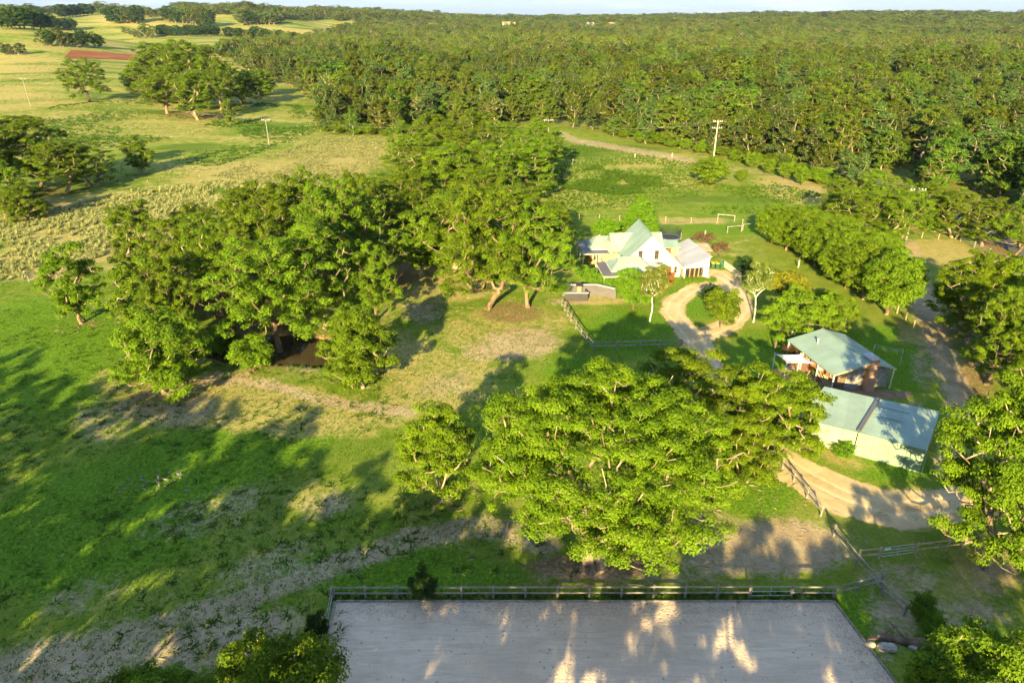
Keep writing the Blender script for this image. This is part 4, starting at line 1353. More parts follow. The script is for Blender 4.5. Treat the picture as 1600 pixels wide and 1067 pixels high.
ng.interface.new_socket('Geometry', in_out='OUTPUT', socket_type='NodeSocketGeometry')
gi, go = ng.nodes.new('NodeGroupInput'), ng.nodes.new('NodeGroupOutput')
ci = ng.nodes.new('GeometryNodeCollectionInfo')
ci.inputs['Collection'].default_value = protos
ci.inputs['Separate Children'].default_value = True
ci.inputs['Reset Children'].default_value = True
ip = ng.nodes.new('GeometryNodeInstanceOnPoints')
ip.inputs['Pick Instance'].default_value = True
def named(nm, typ):
    x = ng.nodes.new('GeometryNodeInputNamedAttribute')
    x.data_type = typ
    x.inputs['Name'].default_value = nm
    return [s for s in x.outputs if s.enabled and s.name == 'Attribute'][0]
cx = ng.nodes.new('ShaderNodeCombineXYZ')
ng.links.new(named('turn', 'FLOAT'), cx.inputs['Z'])
ng.links.new(gi.outputs[0], ip.inputs['Points'])
ng.links.new(ci.outputs[0], ip.inputs['Instance'])
ng.links.new(named('kind', 'INT'), ip.inputs['Instance Index'])
ng.links.new(cx.outputs[0], ip.inputs['Rotation'])
ng.links.new(named('size', 'FLOAT_VECTOR'), ip.inputs['Scale'])
ng.links.new(ip.outputs[0], go.inputs[0])
md = fo.modifiers.new('scatter', 'NODES')
md.node_group = ng

# trees and windbreaks on the far hills
random.seed(12)
def far_row(p, q, n, kd, h, label, group, jit=2.0, wide=1.0):
    for i in range(n):
        t = (i + 0.5) / n
        g = ground(p[0] + (q[0] - p[0]) * t + random.uniform(-jit, jit), p[1] + (q[1] - p[1]) * t)
        tree(kd if isinstance(kd, str) else random.choice(kd), g, h * (0.8 + 0.4 * random.random()), label, group=group, name='hill_tree', wide=wide * (0.9 + 0.3 * random.random()))
far_row((0, 45), (118, 48), 16, ['fardark', 'far0', 'fardark'], 17, 'tree in the dark grove on the crest at the far left', 'trees of the dark crest grove', wide=1.2)
far_row((60, 47), (118, 47), 6, ['far0', 'far2'], 14, 'tree in the dark grove on the crest at the far left', 'trees of the dark crest grove', wide=1.2)
far_row((95, 29), (145, 24), 9, ['fardark'], 20, 'dark tree in the slanting row below the far left skyline', 'trees of the slanting row', wide=1.3)
far_row((178, 38), (216, 37), 8, ['fardark', 'far0'], 22, 'tree in the isolated oblong grove on the far hill', 'trees of the oblong grove', wide=1.3)
far_row((262, 34), (330, 42), 13, ['fardark', 'far1', 'far0'], 22, 'tree in the tapering belt on the far hillside', 'trees of the tapering belt', wide=1.3)
far_row((252, 57), (342, 56), 20, 'fardark', 13, 'dark tree in the long clipped windbreak on the far slope', 'trees of the clipped windbreak', jit=0.5, wide=1.25)
far_row((222, 60), (246, 60), 3, 'far0', 17, 'round tree left of the long clipped windbreak', 'round trees by the clipped windbreak', wide=1.3)
far_row((192, 52), (222, 62), 6, 'far2', 9, 'low tree in the line dropping towards the clipped windbreak', 'low trees above the windbreak')
far_row((375, 40), (432, 39), 9, ['fardark', 'far2'], 20, 'tree in the dark far grove between the pale fields', 'trees of the far grove', wide=1.3)
far_row((350, 60), (460, 66), 18, ['far0', 'far1', 'fardark'], 15, 'tree in the scattered line along the valley floor', 'trees along the valley', jit=6, wide=1.2)
far_row((64, 72), (158, 76), 12, ['far0', 'far2', 'fardark'], 12, 'straggly tree in the line above the red ploughed field', 'trees above the ploughed field', jit=4)
far_row((0, 86), (36, 86), 6, 'far2', 8, 'low green tree at the left edge level with the ploughed field', 'low trees at the left edge', jit=3)
far_row((340, 92), (372, 84), 6, ['far0', 'far1'], 14, 'tree at the back of the hillside clump beside the valley', 'trees behind the hillside clump', jit=5)
# ------------------------------------------------------------------ buildings
def window(parent, c, w, h, nrm, mullions=1, frame='dark_timber', pane='dark_glass'):
    """Window on a wall: c centre, nrm outward direction (x, y) of the wall; frame proud, pane recessed."""
    n = Vector((nrm[0], nrm[1], 0)).normalized()
    s = Vector((-n.y, n.x, 0))
    c = Vector(c)
    z = Vector((0, 0, 1))
    t = 0.09
    f = MB()
    f.beam(c - s * w / 2 - z * h / 2 + n * 0.05, c - s * w / 2 + z * h / 2 + n * 0.05, t, t)
    f.beam(c + s * w / 2 - z * h / 2 + n * 0.05, c + s * w / 2 + z * h / 2 + n * 0.05, t, t)
    f.beam(c - s * (w / 2 + 0.05) + z * (h / 2 + 0.047) + n * 0.052, c + s * (w / 2 + 0.05) + z * (h / 2 + 0.047) + n * 0.052, t, t)
    f.beam(c - s * (w / 2 + 0.08) - z * (h / 2 + 0.047) + n * 0.07, c + s * (w / 2 + 0.08) - z * (h / 2 + 0.047) + n * 0.07, 0.13, 0.08)
    for k in range(1, mullions + 1):
        x = -w / 2 + w * k / (mullions + 1)
        f.beam(c + s * x - z * h / 2 + n * 0.045, c + s * x + z * h / 2 + n * 0.045, 0.05, 0.05)
    f.beam(c - s * w / 2 + n * 0.042, c + s * w / 2 + n * 0.042, 0.045, 0.045)
    fo_ = f.build('window', frame, parent)
    p = MB()
    p.beam(c - s * w / 2 + n * 0.012, c + s * w / 2 + n * 0.012, 0.02, h)
    p.build('pane', pane, fo_)
    return fo_

def hip_roof(parent, x0, x1, y0, y1, ze, zr, in0, in1, mat, name='roof', t=0.12):
    """Hipped roof: ridge along x with its ends set in by in0 and in1."""
    ym = (y0 + y1) / 2
    r0, r1 = (x0 + in0, ym, zr), (x1 - in1, ym, zr)
    m = MB()
    a, b, c, d = (x0, y0, ze), (x1, y0, ze), (x1, y1, ze), (x0, y1, ze)
    m.poly([a, b, r1, r0]); m.poly([b, c, r1]); m.poly([c, d, r0, r1]); m.poly([d, a, r0])
    lo = [(p[0], p[1], p[2] - t) for p in (a, b, c, d)]
    m.poly([lo[3], lo[2], lo[1], lo[0]])
    for i in range(4):
        j = (i + 1) % 4
        P4 = (a, b, c, d)
        m.poly([P4[i], lo[i], lo[j], P4[j]])
    r = m.build(name, mat, parent)
    cap = MB()
    cap.beam((r0[0], r0[1], zr + 0.03), (r1[0], r1[1], zr + 0.03), 0.28, 0.07)
    for e, rr0 in ((a, r0), (d, r0), (b, r1), (c, r1)):
        cap.beam((e[0], e[1], e[2] + 0.03), (rr0[0], rr0[1], zr + 0.035), 0.18, 0.06)
    cap.build('ridge_cap', mat, r)
    return r

HX, HY, HR = 23.0, 108.5, R(4.0)
house = thing('farmhouse', 'large farmhouse with pale green roofs and a tall white front gable', 'house', (HX, HY, 0), HR)
def L(x, y):
    """World plan position to the farmhouse frame."""
    dx, dy = x - HX, y - HY
    return dx * math.cos(HR) + dy * math.sin(HR), -dx * math.sin(HR) + dy * math.cos(HR)
# main gable block
hw, ez, az, dp = 5.5, 1.85, 7.25, 9.6
m = MB(); m.prism([(-hw + .15, 0, 0), (hw - .15, 0, 0), (hw - .15, 0, ez), (0, 0, az - .18), (-hw + .15, 0, ez)], (0, 0.25, 0)); m.build('gable_wall', 'white_paint', house)
m = MB(); m.prism([(-hw + .15, dp - .5, 0), (hw - .15, dp - .5, 0), (hw - .15, dp - .5, ez), (0, dp - .5, az - .18), (-hw + .15, dp - .5, ez)], (0, 0.25, 0)); m.build('gable_wall', 'cream_paint', house)
for sx in (-1, 1):
    m = MB(); m.box(min(sx * (hw - .15), sx * (hw - .4)), max(sx * (hw - .15), sx * (hw - .4)), 0.26, dp - .52, 0, ez); m.build('side_wall', 'orange_brick', house)
    e = sx * (hw + .25)
    m = MB(); pts = [(0, -.35, az), (e, -.35, ez - .25), (e, dp, ez - .25), (0, dp, az)]
    m.slab(pts if sx < 0 else pts[::-1], 0.14); rf = m.build('roof', 'green_roof', house)
    b = MB(); b.beam((sx * 0.06, -.40, az - .12), (e, -.40, ez - .36), 0.08, 0.24); b.build('bargeboard', 'cream_paint', rf)
    g = MB(); g.beam((e + sx * .07, -.3, ez - .33), (e + sx * .07, dp, ez - .33), 0.12, 0.12); g.build('gutter', 'cream_paint', rf)
m = MB(); m.beam((0, -.38, az + .03), (0, dp + .02, az + .03), 0.34, 0.08); m.build('ridge_cap', 'green_roof', house)
for x in (-1.75, 1.0):
    window(house, (x + 0.05, -.004, 3.95), 0.62, 1.35, (0, -1), 1)
for x, w in ((1.9, .6), (3.4, .7), (4.5, .5)):
    window(house, (x, -.004, 1.25), w, 1.0, (0, -1), 0, 'ochre_boards')
m = MB(); m.slab([(-.9, -1.7, 2.35), (2.6, -1.7, 2.35), (2.6, -.03, 2.75), (-.9, -.03, 2.75)], 0.08); m.build('porch_roof', 'grey_roof', house)
for x in (-.7, 2.4):
    m = MB(); m.box(x - .06, x + .06, -1.62, -1.5, 0, 2.29); m.build('porch_post', 'white_paint', house)
m = MB(); m.box(0.2, 1.1, -.06, -.006, 0.05, 2.1); d_ = m.build('door', 'ochre_boards', house)
m = MB(); m.box(.98, 1.03, -.11, -.065, 1.0, 1.12); m.build('handle', 'galvanised', d_)
# transverse block with a gable end to the left
zr, ze_, yr = 5.75, 3.6, 6.9
for sy in (-1, 1):
    m = MB(); e = yr + sy * 2.5
    pts = [(-5.6, e, ze_ - .25), (3.6, e, ze_ - .25), (3.6, yr, zr), (-5.6, yr, zr)]
    m.slab(pts if sy < 0 else pts[::-1], 0.12); m.build('roof', 'green_roof', house)
m = MB(); m.prism([(-5.2, yr - 2.2, 0), (-5.2, yr + 2.2, 0), (-5.2, yr + 2.2, ze_), (-5.2, yr, zr - .2), (-5.2, yr - 2.2, ze_)], (0.2, 0, 0)); m.build('gable_wall', 'ochre_boards', house)
m = MB(); m.box(-5.0, -3.0, yr - 2.2, yr - 2.0, 0, ze_ - .12); m.build('side_wall', 'ochre_boards', house)
for y in (-1.1, 0, 1.1):
    window(house, (-5.204, yr + y, 2.9), 0.7, 1.8, (-1, 0), 0, 'cream_paint')
m = MB(); m.slab([(3.4, 5.6, 3.3), (6.9, 5.6, 3.3), (6.9, 8.2, 3.9), (3.4, 8.2, 3.9)], 0.1); m.build('lean_to_roof', 'green_roof', house)
m = MB(); m.box(5.3, 6.6, 5.9, 8.0, 0, 3.2); m.build('lean_to_wall', 'orange_brick', house)
# left wing with dark verandah skirt
x0, y0 = L(13.7, 114.9); x1, y1 = L(18.6, 121.0)
hip_roof(house, x0, x1, y0, y1, 2.8, 4.3, 1.6, 0.05, 'green_roof', 'wing_roof')
m = MB(); m.box(x0 + .5, x1 - .3, y0 + .5, y1 - .5, 0, 2.66); m.build('wing_wall', 'orange_brick', house)
m = MB(); m.slab([(x0 - 1.5, y0 - 1.4, 2.5), (x0 + 3.0, y0 - 1.4, 2.5), (x0 + 3.0, y0 + .02, 2.68), (x0 + .02, y0 + .02, 2.68)], 0.07); m.build('verandah_roof', 'charcoal_roof', house)
m = MB(); m.slab([(x0 - 1.5, y1, 2.5), (x0 - 1.5, y0 - 1.37, 2.5), (x0 + .0, y0 + .05, 2.69), (x0 + .0, y1, 2.69)], 0.07); m.build('verandah_roof', 'charcoal_roof', house)
m = MB(); m.beam((x0, y0 - .02, 2.80), (x0 + 3.1, y0 - .02, 2.80), 0.12, 0.13); m.build('gutter', 'white_paint', house)
m = MB(); m.beam((x0 - 1.5, y0 - 1.46, 2.42), (x0 + 3.0, y0 - 1.46, 2.42), 0.1, 0.16); m.build('verandah_fascia', 'cream_paint', house)
for px_, py_ in ((x0 - 1.4, y0 - 1.3), (x0 + 0.9, y0 - 1.3), (x0 + 2.9, y0 - 1.3), (x0 - 1.4, y0 + 2.0), (x0 - 1.4, y0 + 5.0)):
    m = MB(); m.box(px_ - .07, px_ + .07, py_ - .07, py_ + .07, 0, 2.40); m.build('verandah_post', 'cream_paint', house)
for i, x in enumerate((1.1, 2.3, 3.4)):
    window(house, (x0 + x, y0 + .496, 1.4), 0.8, 1.3, (0, -1), 0, 'cream_paint' if i != 1 else 'white_paint')
for x, y, h, b in ((x0 + 2.0, y0 + 2.4, 4.6, 3.6), (x0 + 4.2, y0 + 1.2, 4.0, 3.2)):
    m = MB(); m.tube([(x, y, b - .6), (x, y, h)], 0.09); m.tube([(x, y, h), (x, y, h + .14)], 0.15); m.build('flue', 'galvanised', house)
# front wing with dark verandah skirt
x0, y0 = L(16.0, 103.6); x1, y1 = L(22.4, 109.2)
hip_roof(house, x0, x1, y0, y1, 2.75, 4.35, 2.0, 1.9, 'green_roof', 'wing_roof')
m = MB(); m.box(x0 + .6, x1 - .6, y0 + .6, -0.01, 0, 2.6); m.build('wing_wall', 'orange_brick', house)
m = MB(); m.slab([(x0 - 1.5, y1 + .4, 2.42), (x0 - 1.5, y0 - 1.2, 2.42), (x0 + .0, y0 + .03, 2.64), (x0 + .0, y1 + .4, 2.64)], 0.07); m.build('verandah_roof', 'charcoal_roof', house)
m = MB(); m.slab([(x0 - 1.48, y0 - 1.23, 2.42), (x1 - 1.6, y0 - 1.23, 2.42), (x1 - 1.6, y0 + .02, 2.63), (x0 + .02, y0 + .02, 2.63)], 0.07); m.build('verandah_roof', 'charcoal_roof', house)
m = MB(); m.beam((x0 - 1.5, y0 - 1.29, 2.35), (x1 - 1.6, y0 - 1.29, 2.35), 0.08, 0.18); m.build('verandah_fascia', 'cream_paint', house)
m = MB(); m.beam((x0 - 1.56, y0 - 1.2, 2.35), (x0 - 1.56, y1 + .4, 2.35), 0.08, 0.18); m.build('verandah_fascia', 'cream_paint', house)
m = MB(); m.beam((x0 - .04, y0 + .1, 2.74), (x0 - .04, y1, 2.74), 0.1, 0.1); m.build('gutter', 'white_paint', house)
for px_, py_ in ((x0 - 1.4, y0 - 1.1), (x0 + 1.2, y0 - 1.1), (x1 - 1.8, y0 - 1.1), (x0 - 1.4, y0 + 1.8), (x0 - 1.4, y1)):
    m = MB(); m.box(px_ - .07, px_ + .07, py_ - .07, py_ + .07, 0, 2.33); m.build('verandah_post', 'cream_paint', house)
for x in (1.6, 3.2, 4.8):
    window(house, (x0 + x, y0 + .596, 1.4), 0.9, 1.2, (0, -1), 1, 'cream_paint')
for y in (1.6, 3.2):
    window(house, (x0 + .596, y0 + y, 1.4), 0.9, 1.2, (-1, 0), 1, 'cream_paint')
m = MB(); m.tube([(x0 + 1.5, y0 + 2.0, 3.0), (x0 + 1.5, y0 + 2.0, 4.7)], 0.09); m.tube([(x0 + 1.5, y0 + 2.0, 4.7), (x0 + 1.5, y0 + 2.0, 4.86)], 0.16); m.build('flue', 'galvanised', house)
m = MB()
for k in range(5):
    m.beam((x0 - .4, y1 + .5 + k * .75, 2.75), (x0 + 3.2, y1 + .5 + k * .75, 2.75), 0.09, 0.16)
m.beam((x0 - .2, y1 + .45, 2.62), (x0 - .2, y1 + 3.6, 2.62), 0.1, 0.1); m.beam((x0 + 3.0, y1 + .45, 2.62), (x0 + 3.0, y1 + 3.6, 2.62), 0.1, 0.1)
for px_, py_ in ((x0 - .2, y1 + .55), (x0 - .2, y1 + 3.5), (x0 + 3.0, y1 + 3.5)):
    m.box(px_ - .06, px_ + .06, py_ - .06, py_ + .06, 0, 2.57)
m.build('pergola', 'pine_timber', house)

# white garage with a grey skillion roof
gar = thing('garage', 'white garage with a sloping grey roof joined to the right side of the farmhouse', 'garage')
fl, fr, br, bl = Vector((28.75, 107.9, 0)), Vector((33.1, 108.8, 0)), Vector((31.6, 118.6, 0)), Vector((28.5, 118.2, 0))
zl, zh = 2.0, 3.6
def up(v, z): return Vector((v.x, v.y, z))
m = MB(); m.slab([up(fl, zl) + Vector((-.15, -.25, 0)), up(fr, zh) + Vector((.25, -.25, .05)), up(br, zh) + Vector((.2, .2, .05)), up(bl, zl) + Vector((-.1, .2, 0))], 0.12); m.build('roof', 'grey_roof', gar)
m = MB(); m.prism([up(fl, 1.75), up(fr, 1.75), up(fr, zh - .12), up(fl, zl - .13)], (0.02, 0.2, 0)); m.build('front_wall', 'white_paint', gar)
d_ = (fr - fl)
for a, b in ((0.0, 0.06), (0.78, 1.0)):
    m = MB(); p, q_ = fl + d_ * a, fl + d_ * b
    m.prism([up(p, 0), up(q_, 0), up(q_, 1.745), up(p, 1.745)], (0.02, 0.2, 0)); m.build('front_wall', 'white_paint', gar)
for a in (0.24, 0.43, 0.60):
    m = MB(); p = fl + d_ * a
    m.beam(up(p, 0) + Vector((0, .1, 0)), up(p, 1.74) + Vector((0, .1, 0)), 0.16, 0.16); m.build('post', 'ochre_boards', gar)
m = MB(); p, q_ = fl + d_ * .062, fl + d_ * .778
m.prism([up(p, 0), up(q_, 0), up(q_, 1.74), up(p, 1.74)], (0.02, 0.05, 0)); g_ = m.build('glass', 'dark_glass', gar); g_.location = (0, 0.9, 0)
for nm, a, b, z0_, z1_ in (('side_wall', fr, br, zh, zh), ('side_wall', bl, fl, zl, zl), ('back_wall', br, bl, zh, zl)):
    m = MB(); dd = (b - a).normalized(); nn = Vector((-dd.y, dd.x, 0)) * 0.18
    a2, b2 = a + dd * .22, b - dd * .02
    m.prism([up(a2, 0), up(b2, 0), up(b2, z1_ - .14), up(a2, z0_ - .14)], nn); m.build(nm, 'white_paint', gar)

# small timber shed
sh = thing('timber_shed', 'small brown timber shed with a pinkish roof behind the garage', 'shed', (34.0, 116.9, 0), R(4))
for k in range(13):
    m = MB(); m.box(-1.55 + k * .24, -1.55 + k * .24 + .225, 0, .05, 0, 1.95); m.build('board', 'dark_timber', sh)
m = MB(); m.box(-1.55, 1.55, .06, 2.6, 0, 1.94); m.build('body', 'dark_timber', sh)
m = MB(); m.slab([(-1.75, -.25, 1.98), (1.75, -.25, 1.98), (1.75, 2.8, 2.45), (-1.75, 2.8, 2.45)], 0.07); m.build('roof', 'rust_roof', sh)
# bins
for i, (bx, by, lid, lab) in enumerate([(1113, 419, 'yellow_plastic', 'wheelie bin with a yellow lid next to the garage wall'), (1120, 419.5, 'yellow_plastic', 'wheelie bin with a yellow lid in the middle of the three bins'), (1126.5, 419, 'teal_plastic', 'wheelie bin with a green lid at the right end of the three bins')]):
    g = ground(bx, by)
    t = thing('wheelie_bin', lab, 'bin', g, R(6 * i), 'wheelie bins')
    m = MB(); m.prism([(-.24, -.26, .08), (.24, -.26, .08), (.29, -.32, .95), (-.29, -.32, .95)], (0, .58, 0)); m.build('body', 'green_plastic', t)
    m = MB(); m.prism([(-.31, -.36, .955), (.31, -.36, .955), (.31, -.36, 1.0), (-.31, -.36, 1.06)], (0, .70, 0.05)); m.build('lid', lid, t)
    for sx in (-.27, .27):
        m = MB(); m.tube([(sx - .03, .28, .1), (sx + .03, .28, .1)], 0.1, 10); m.build('wheel', 'black_plastic', t)
# trampoline with safety net
g = ground(1046, 377)
t = thing('trampoline', 'round trampoline with a dark safety net behind the farmhouse', 'trampoline', g)
m = MB(); ringp = [(2.1 * math.cos(a), 2.1 * math.sin(a), .8) for a in np.linspace(0, 2 * math.pi, 25)]
m.tube(ringp, 0.06, 6); m.build('frame', 'galvanised', t)
m = MB(); m.poly([(1.75 * math.cos(a), 1.75 * math.sin(a), .80) for a in np.linspace(0, 2 * math.pi, 24, endpoint=False)]); m.build('mat', 'net_black', t)
m = MB()
for a in np.linspace(0, 2 * math.pi, 24, endpoint=False):
    b = a + 2 * math.pi / 24
    m.poly([(2.05 * math.cos(a), 2.05 * math.sin(a), .86), (2.05 * math.cos(b), 2.05 * math.sin(b), .86), (1.7 * math.cos(b), 1.7 * math.sin(b), .87), (1.7 * math.cos(a), 1.7 * math.sin(a), .87)])
m.build('pad', 'blue_plastic', t)
m = MB()
for k in range(56):
    a = 2 * math.pi * k / 56
    m.beam((2.02 * math.cos(a), 2.02 * math.sin(a), .88), (2.02 * math.cos(a), 2.02 * math.sin(a), 2.55), 0.035)
for z in np.arange(1.05, 2.6, .25):
    m.tube([(2.02 * math.cos(a), 2.02 * math.sin(a), z) for a in np.linspace(0, 2 * math.pi, 33)], 0.016, 4)
m.build('net', 'net_black', t)
for k in range(8):
    a = 2 * math.pi * k / 8
    m = MB(); m.tube([(2.12 * math.cos(a), 2.12 * math.sin(a), 0), (2.12 * math.cos(a), 2.12 * math.sin(a), 2.65)], 0.035, 6); m.build('pole', 'net_black', t)

# grey rendered garden walls with a brick oven
gw = thing('garden_wall', 'grey rendered garden wall with white capping and a brick oven pier', 'wall')
wp = [Vector((7.9, 99.9, 0)), Vector((13.3, 100.0, 0)), Vector((16.2, 99.0, 0))]
hs = [1.85, 1.85, 1.5]
for i in range(2):
    a, b = wp[i], wp[i + 1]
    m = MB(); m.prism([up(a, 0), up(b, 0), up(b, hs[i + 1]), up(a, hs[i])], (0.04 * i, 0.24, 0)); m.build('wall', 'grey_render', gw)
    m = MB(); m.beam(up(a, hs[i] + .05) + Vector((0, .12, 0)), up(b, hs[i + 1] + .05) + Vector((0, .12, 0)), 0.34, 0.09); m.build('capping', 'white_paint', gw)
m = MB(); m.box(8.2, 11.7, 97.9, 98.15, 0, 1.3); m.build('wall', 'dark_render', gw)
m = MB(); m.box(11.45, 11.70, 98.16, 99.88, 0, 1.3); m.build('wall', 'dark_render', gw)
m = MB(); m.box(8.1, 11.8, 97.85, 98.2, 1.303, 1.38); m.build('capping', 'white_paint', gw)
m = MB(); m.box(10.1, 10.8, 99.1, 99.8, 0, 2.0); pier = m.build('oven_pier', 'brick', gw)
m = MB(); m.box(9.95, 10.95, 98.95, 99.95, 2.003, 2.25); m.build('chimney_cap', 'black_plastic', pier)
t = thing('garden_table', 'blue table standing behind the brick oven pier', 'table', (10.6, 102.2, 0), 0.2)
m = MB(); m.box(-.9, .9, -.5, .5, .70, .75); m.build('table_top', 'blue_plastic', t)
for sx in (-.8, .8):
    for sy in (-.4, .4):
        m = MB(); m.box(sx - .03, sx + .03, sy - .03, sy + .03, 0, .698); m.build('leg', 'blue_plastic', t)

# cottage
cot = thing('cottage', 'low cottage with a pale green roof, timber slab wall and brick chimney', 'cottage', (37.05, 69.1, 0), R(11))
W, D, ru, ze_, zr = 8.0, 9.7, 4.6, 2.65, 3.75
m = MB(); m.slab([(0, 0, ze_), (ru, 0, zr), (ru, D, zr), (0, D, ze_)], 0.1); m.build('roof', 'green_roof', cot)
m = MB(); m.slab([(ru, 0, zr), (W, 0, ze_), (W, D, ze_), (ru, D, zr)], 0.1); m.build('roof', 'green_roof', cot)
m = MB(); m.beam((ru, -.03, zr + .03), (ru, D + .03, zr + .03), 0.3, 0.06); m.build('ridge_cap', 'green_roof', cot)
for a, b in (((0, -.05, ze_ - .09), (ru, -.05, zr - .09)), ((ru, -.05, zr - .09), (W, -.05, ze_ - .09))):
    m = MB(); m.beam(a, b, 0.06, 0.16); m.build('bargeboard', 'pine_timber', cot)
m = MB(); m.beam((-.06, 0, ze_ - .1), (-.06, D, ze_ - .1), 0.12, 0.12); m.build('gutter', 'green_roof', cot)
m = MB(); m.box(2.0, W - .35, .55, D - .4, 0, ze_ - .14); m.build('wall_core', 'dark_timber', cot)
m = MB(); m.prism([(2.0, .55, ze_ - .135), (W - .35, .55, ze_ - .135), (W - .35, .55, ze_ - .02), (ru, .55, zr - .13), (2.0, .55, ze_ + .3)], (0, .1, 0)); m.build('gable_infill', 'weathered_timber', cot)
for k in range(11):
    z = .03 + k * .232
    j = 0.012 * ((k * 7) % 3)
    m = MB(); m.box(2.0, 4.35, .47 - j, .545, z, z + .215); m.build('plank', 'weathered_timber', cot)
    m = MB(); m.box(5.65, W - .3, .47 - j, .545, z, z + .215); m.build('plank', 'weathered_timber', cot)
    m = MB(); m.box(1.93 - j, 1.995, .56, D - .4, z, z + .215); m.build('plank', 'pine_timber' if k > 3 else 'ochre_boards', cot)
m = MB(); m.box(1.0, 1.95, .50, .54, .05, 2.1); d_ = m.build('door', 'dark_timber', cot)
m = MB(); m.box(1.06, 1.10, .44, .495, 1.0, 1.12); m.build('handle', 'galvanised', d_)
m = MB(); m.box(4.42, 5.58, -.18, .54, 0, 2.7); ch = m.build('chimney', 'brick', cot)
m = MB(); m.box(4.52, 5.48, -.12, .6, 2.703, 4.05); m.build('stack', 'brick', ch)
m = MB(); m.box(4.4, 5.6, -.22, .7, 4.053, 4.16); m.build('chimney_cap', 'stone', ch)
m = MB(); m.slab([(4.5, .85, 4.02), (5.7, .85, 4.02), (5.7, 1.7, 4.15), (4.5, 1.7, 4.15)], 0.05); m.build('flashing', 'galvanised', ch)
for px_, py_ in ((.12, .12), (W - .12, .12), (.12, 3.2), (.12, 6.4), (.12, D - .15)):
    m = MB(); m.box(px_ - .06, px_ + .06, py_ - .06, py_ + .06, 0, ze_ - .15 + (.02 if px_ < 1 else 0)); m.build('post', 'white_paint', cot)
for y in (2.4, 5.0, 7.4):
    window(cot, (1.90, y, 1.35), 1.0, 1.1, (-1, 0), 1, 'cream_paint')
m = MB(); m.tube([(2.2, 6.9, 3.0), (2.2, 6.9, 3.75)], 0.09); m.tube([(2.2, 6.9, 3.75), (2.2, 6.9, 3.9)], 0.15); m.build('flue', 'galvanised', cot)

# shade sail on posts
ss_ = thing('shade_sail', 'cream shade sail stretched between white posts over the brick terrace', 'shade sail')
pts4 = [at(1211, 553, 2.5), at(1229, 568, 2.3), at(1274, 568, 2.35), at(1251, 553, 2.6)]
n_ = 12
V = []
for j in range(n_ + 1):
    for i in range(n_ + 1):
        a, b = i / n_, j / n_
        ai = a + 0.10 * math.sin(math.pi * b) * (0.5 - a) * 2 * 0.9
        bi = b + 0.10 * math.sin(math.pi * a) * (0.5 - b) * 2 * 0.9
        p = [(pts4[0][k] * (1 - ai) + pts4[1][k] * ai) * (1 - bi) + (pts4[3][k] * (1 - ai) + pts4[2][k] * ai) * bi for k in range(3)]
        p[2] -= 0.25 * math.sin(math.pi * a) * math.sin(math.pi * b)
        V.append(p)
ids = np.arange((n_ + 1) ** 2).reshape(n_ + 1, n_ + 1)
F = np.stack([ids[:-1, :-1], ids[:-1, 1:], ids[1:, 1:], ids[1:, :-1]], -1).reshape(-1, 4)
so = link('sail', mesh_np('sail', V, F, 'sail_cloth', smooth=True), ss_)
sol = so.modifiers.new('thickness', 'SOLIDIFY'); sol.thickness = 0.02
for p in (pts4[0], pts4[1], pts4[3]):
    m = MB(); m.box(p[0] - .06, p[0] + .06, p[1] - .06, p[1] + .06, 0, p[2] + .12); m.build('post', 'white_paint', ss_)

# terrace furniture
g = ground(1234, 583)
t = thing('fire_pit', 'round rusty fire pit on the brick terrace', 'fire pit', g)
m = MB(); m.tube([(0, 0, .02), (0, 0, .12), (0, 0, .5)], [.32, .42, .5], 14); m.build('drum', 'dark_timber', t)
m = MB(); m.tube([(.47 * math.cos(a), .47 * math.sin(a), .53) for a in np.linspace(0, 2 * math.pi, 17)], .035, 6); m.build('rim', 'galvanised', t)
def chair(px, py, rz, label):
    g = ground(px, py)
    t = thing('deck_chair', label, 'chair', g, rz)
    m = MB(); m.beam((-.3, -.45, .05), (-.3, .55, 1.0), 0.05); m.beam((.3, -.45, .05), (.3, .55, 1.0), 0.05); m.build('frame', 'pine_timber', t)
    m = MB(); m.beam((-.28, .5, .05), (-.28, -.4, .5), 0.045); m.beam((.28, .5, .05), (.28, -.4, .5), 0.045); m.build('leg_frame', 'pine_timber', t)
    m = MB(); m.slab([(-.27, -.35, .42), (.27, -.35, .42), (.27, .1, .36), (-.27, .1, .36)], .03); m.build('seat', 'sail_cloth', t)
    m = MB(); m.slab([(-.27, .11, .37), (.27, .11, .37), (.27, .52, 1.05), (-.27, .52, 1.05)], .03); m.build('backrest', 'sail_cloth', t)
chair(1281, 583, 2.6, 'white canvas deck chair under the cottage eave')
g = ground(1273, 590)
t = thing('pot_plant', 'yellow-green plant in a terracotta pot beside the deck chair', 'plant', g)
m = MB(); m.tube([(0, 0, 0), (0, 0, .4)], [.18, .27], 12); m.build('pot', 'terracotta', t)
o = link('leaves', K['shrub']['crown'], t, (0, 0, .3)); o.scale = (.32, .32, .32)
for i in range(9):
    a = Vector(ground(1288 + i * 2.0, 601 + i * .9))
    rngp = random.Random(i)
    m = MB(); h = 1.0 + .5 * rngp.random()
    m.tube([a, a + Vector((-.55 - .3 * rngp.random(), .75 + .2 * rngp.random(), h))], .045, 6)
    tag(m.build('timber_pole', 'pine_timber'), 'pale timber pole leaning in the heap against the cottage verandah', 'pole', 'poles leaning at the cottage verandah')
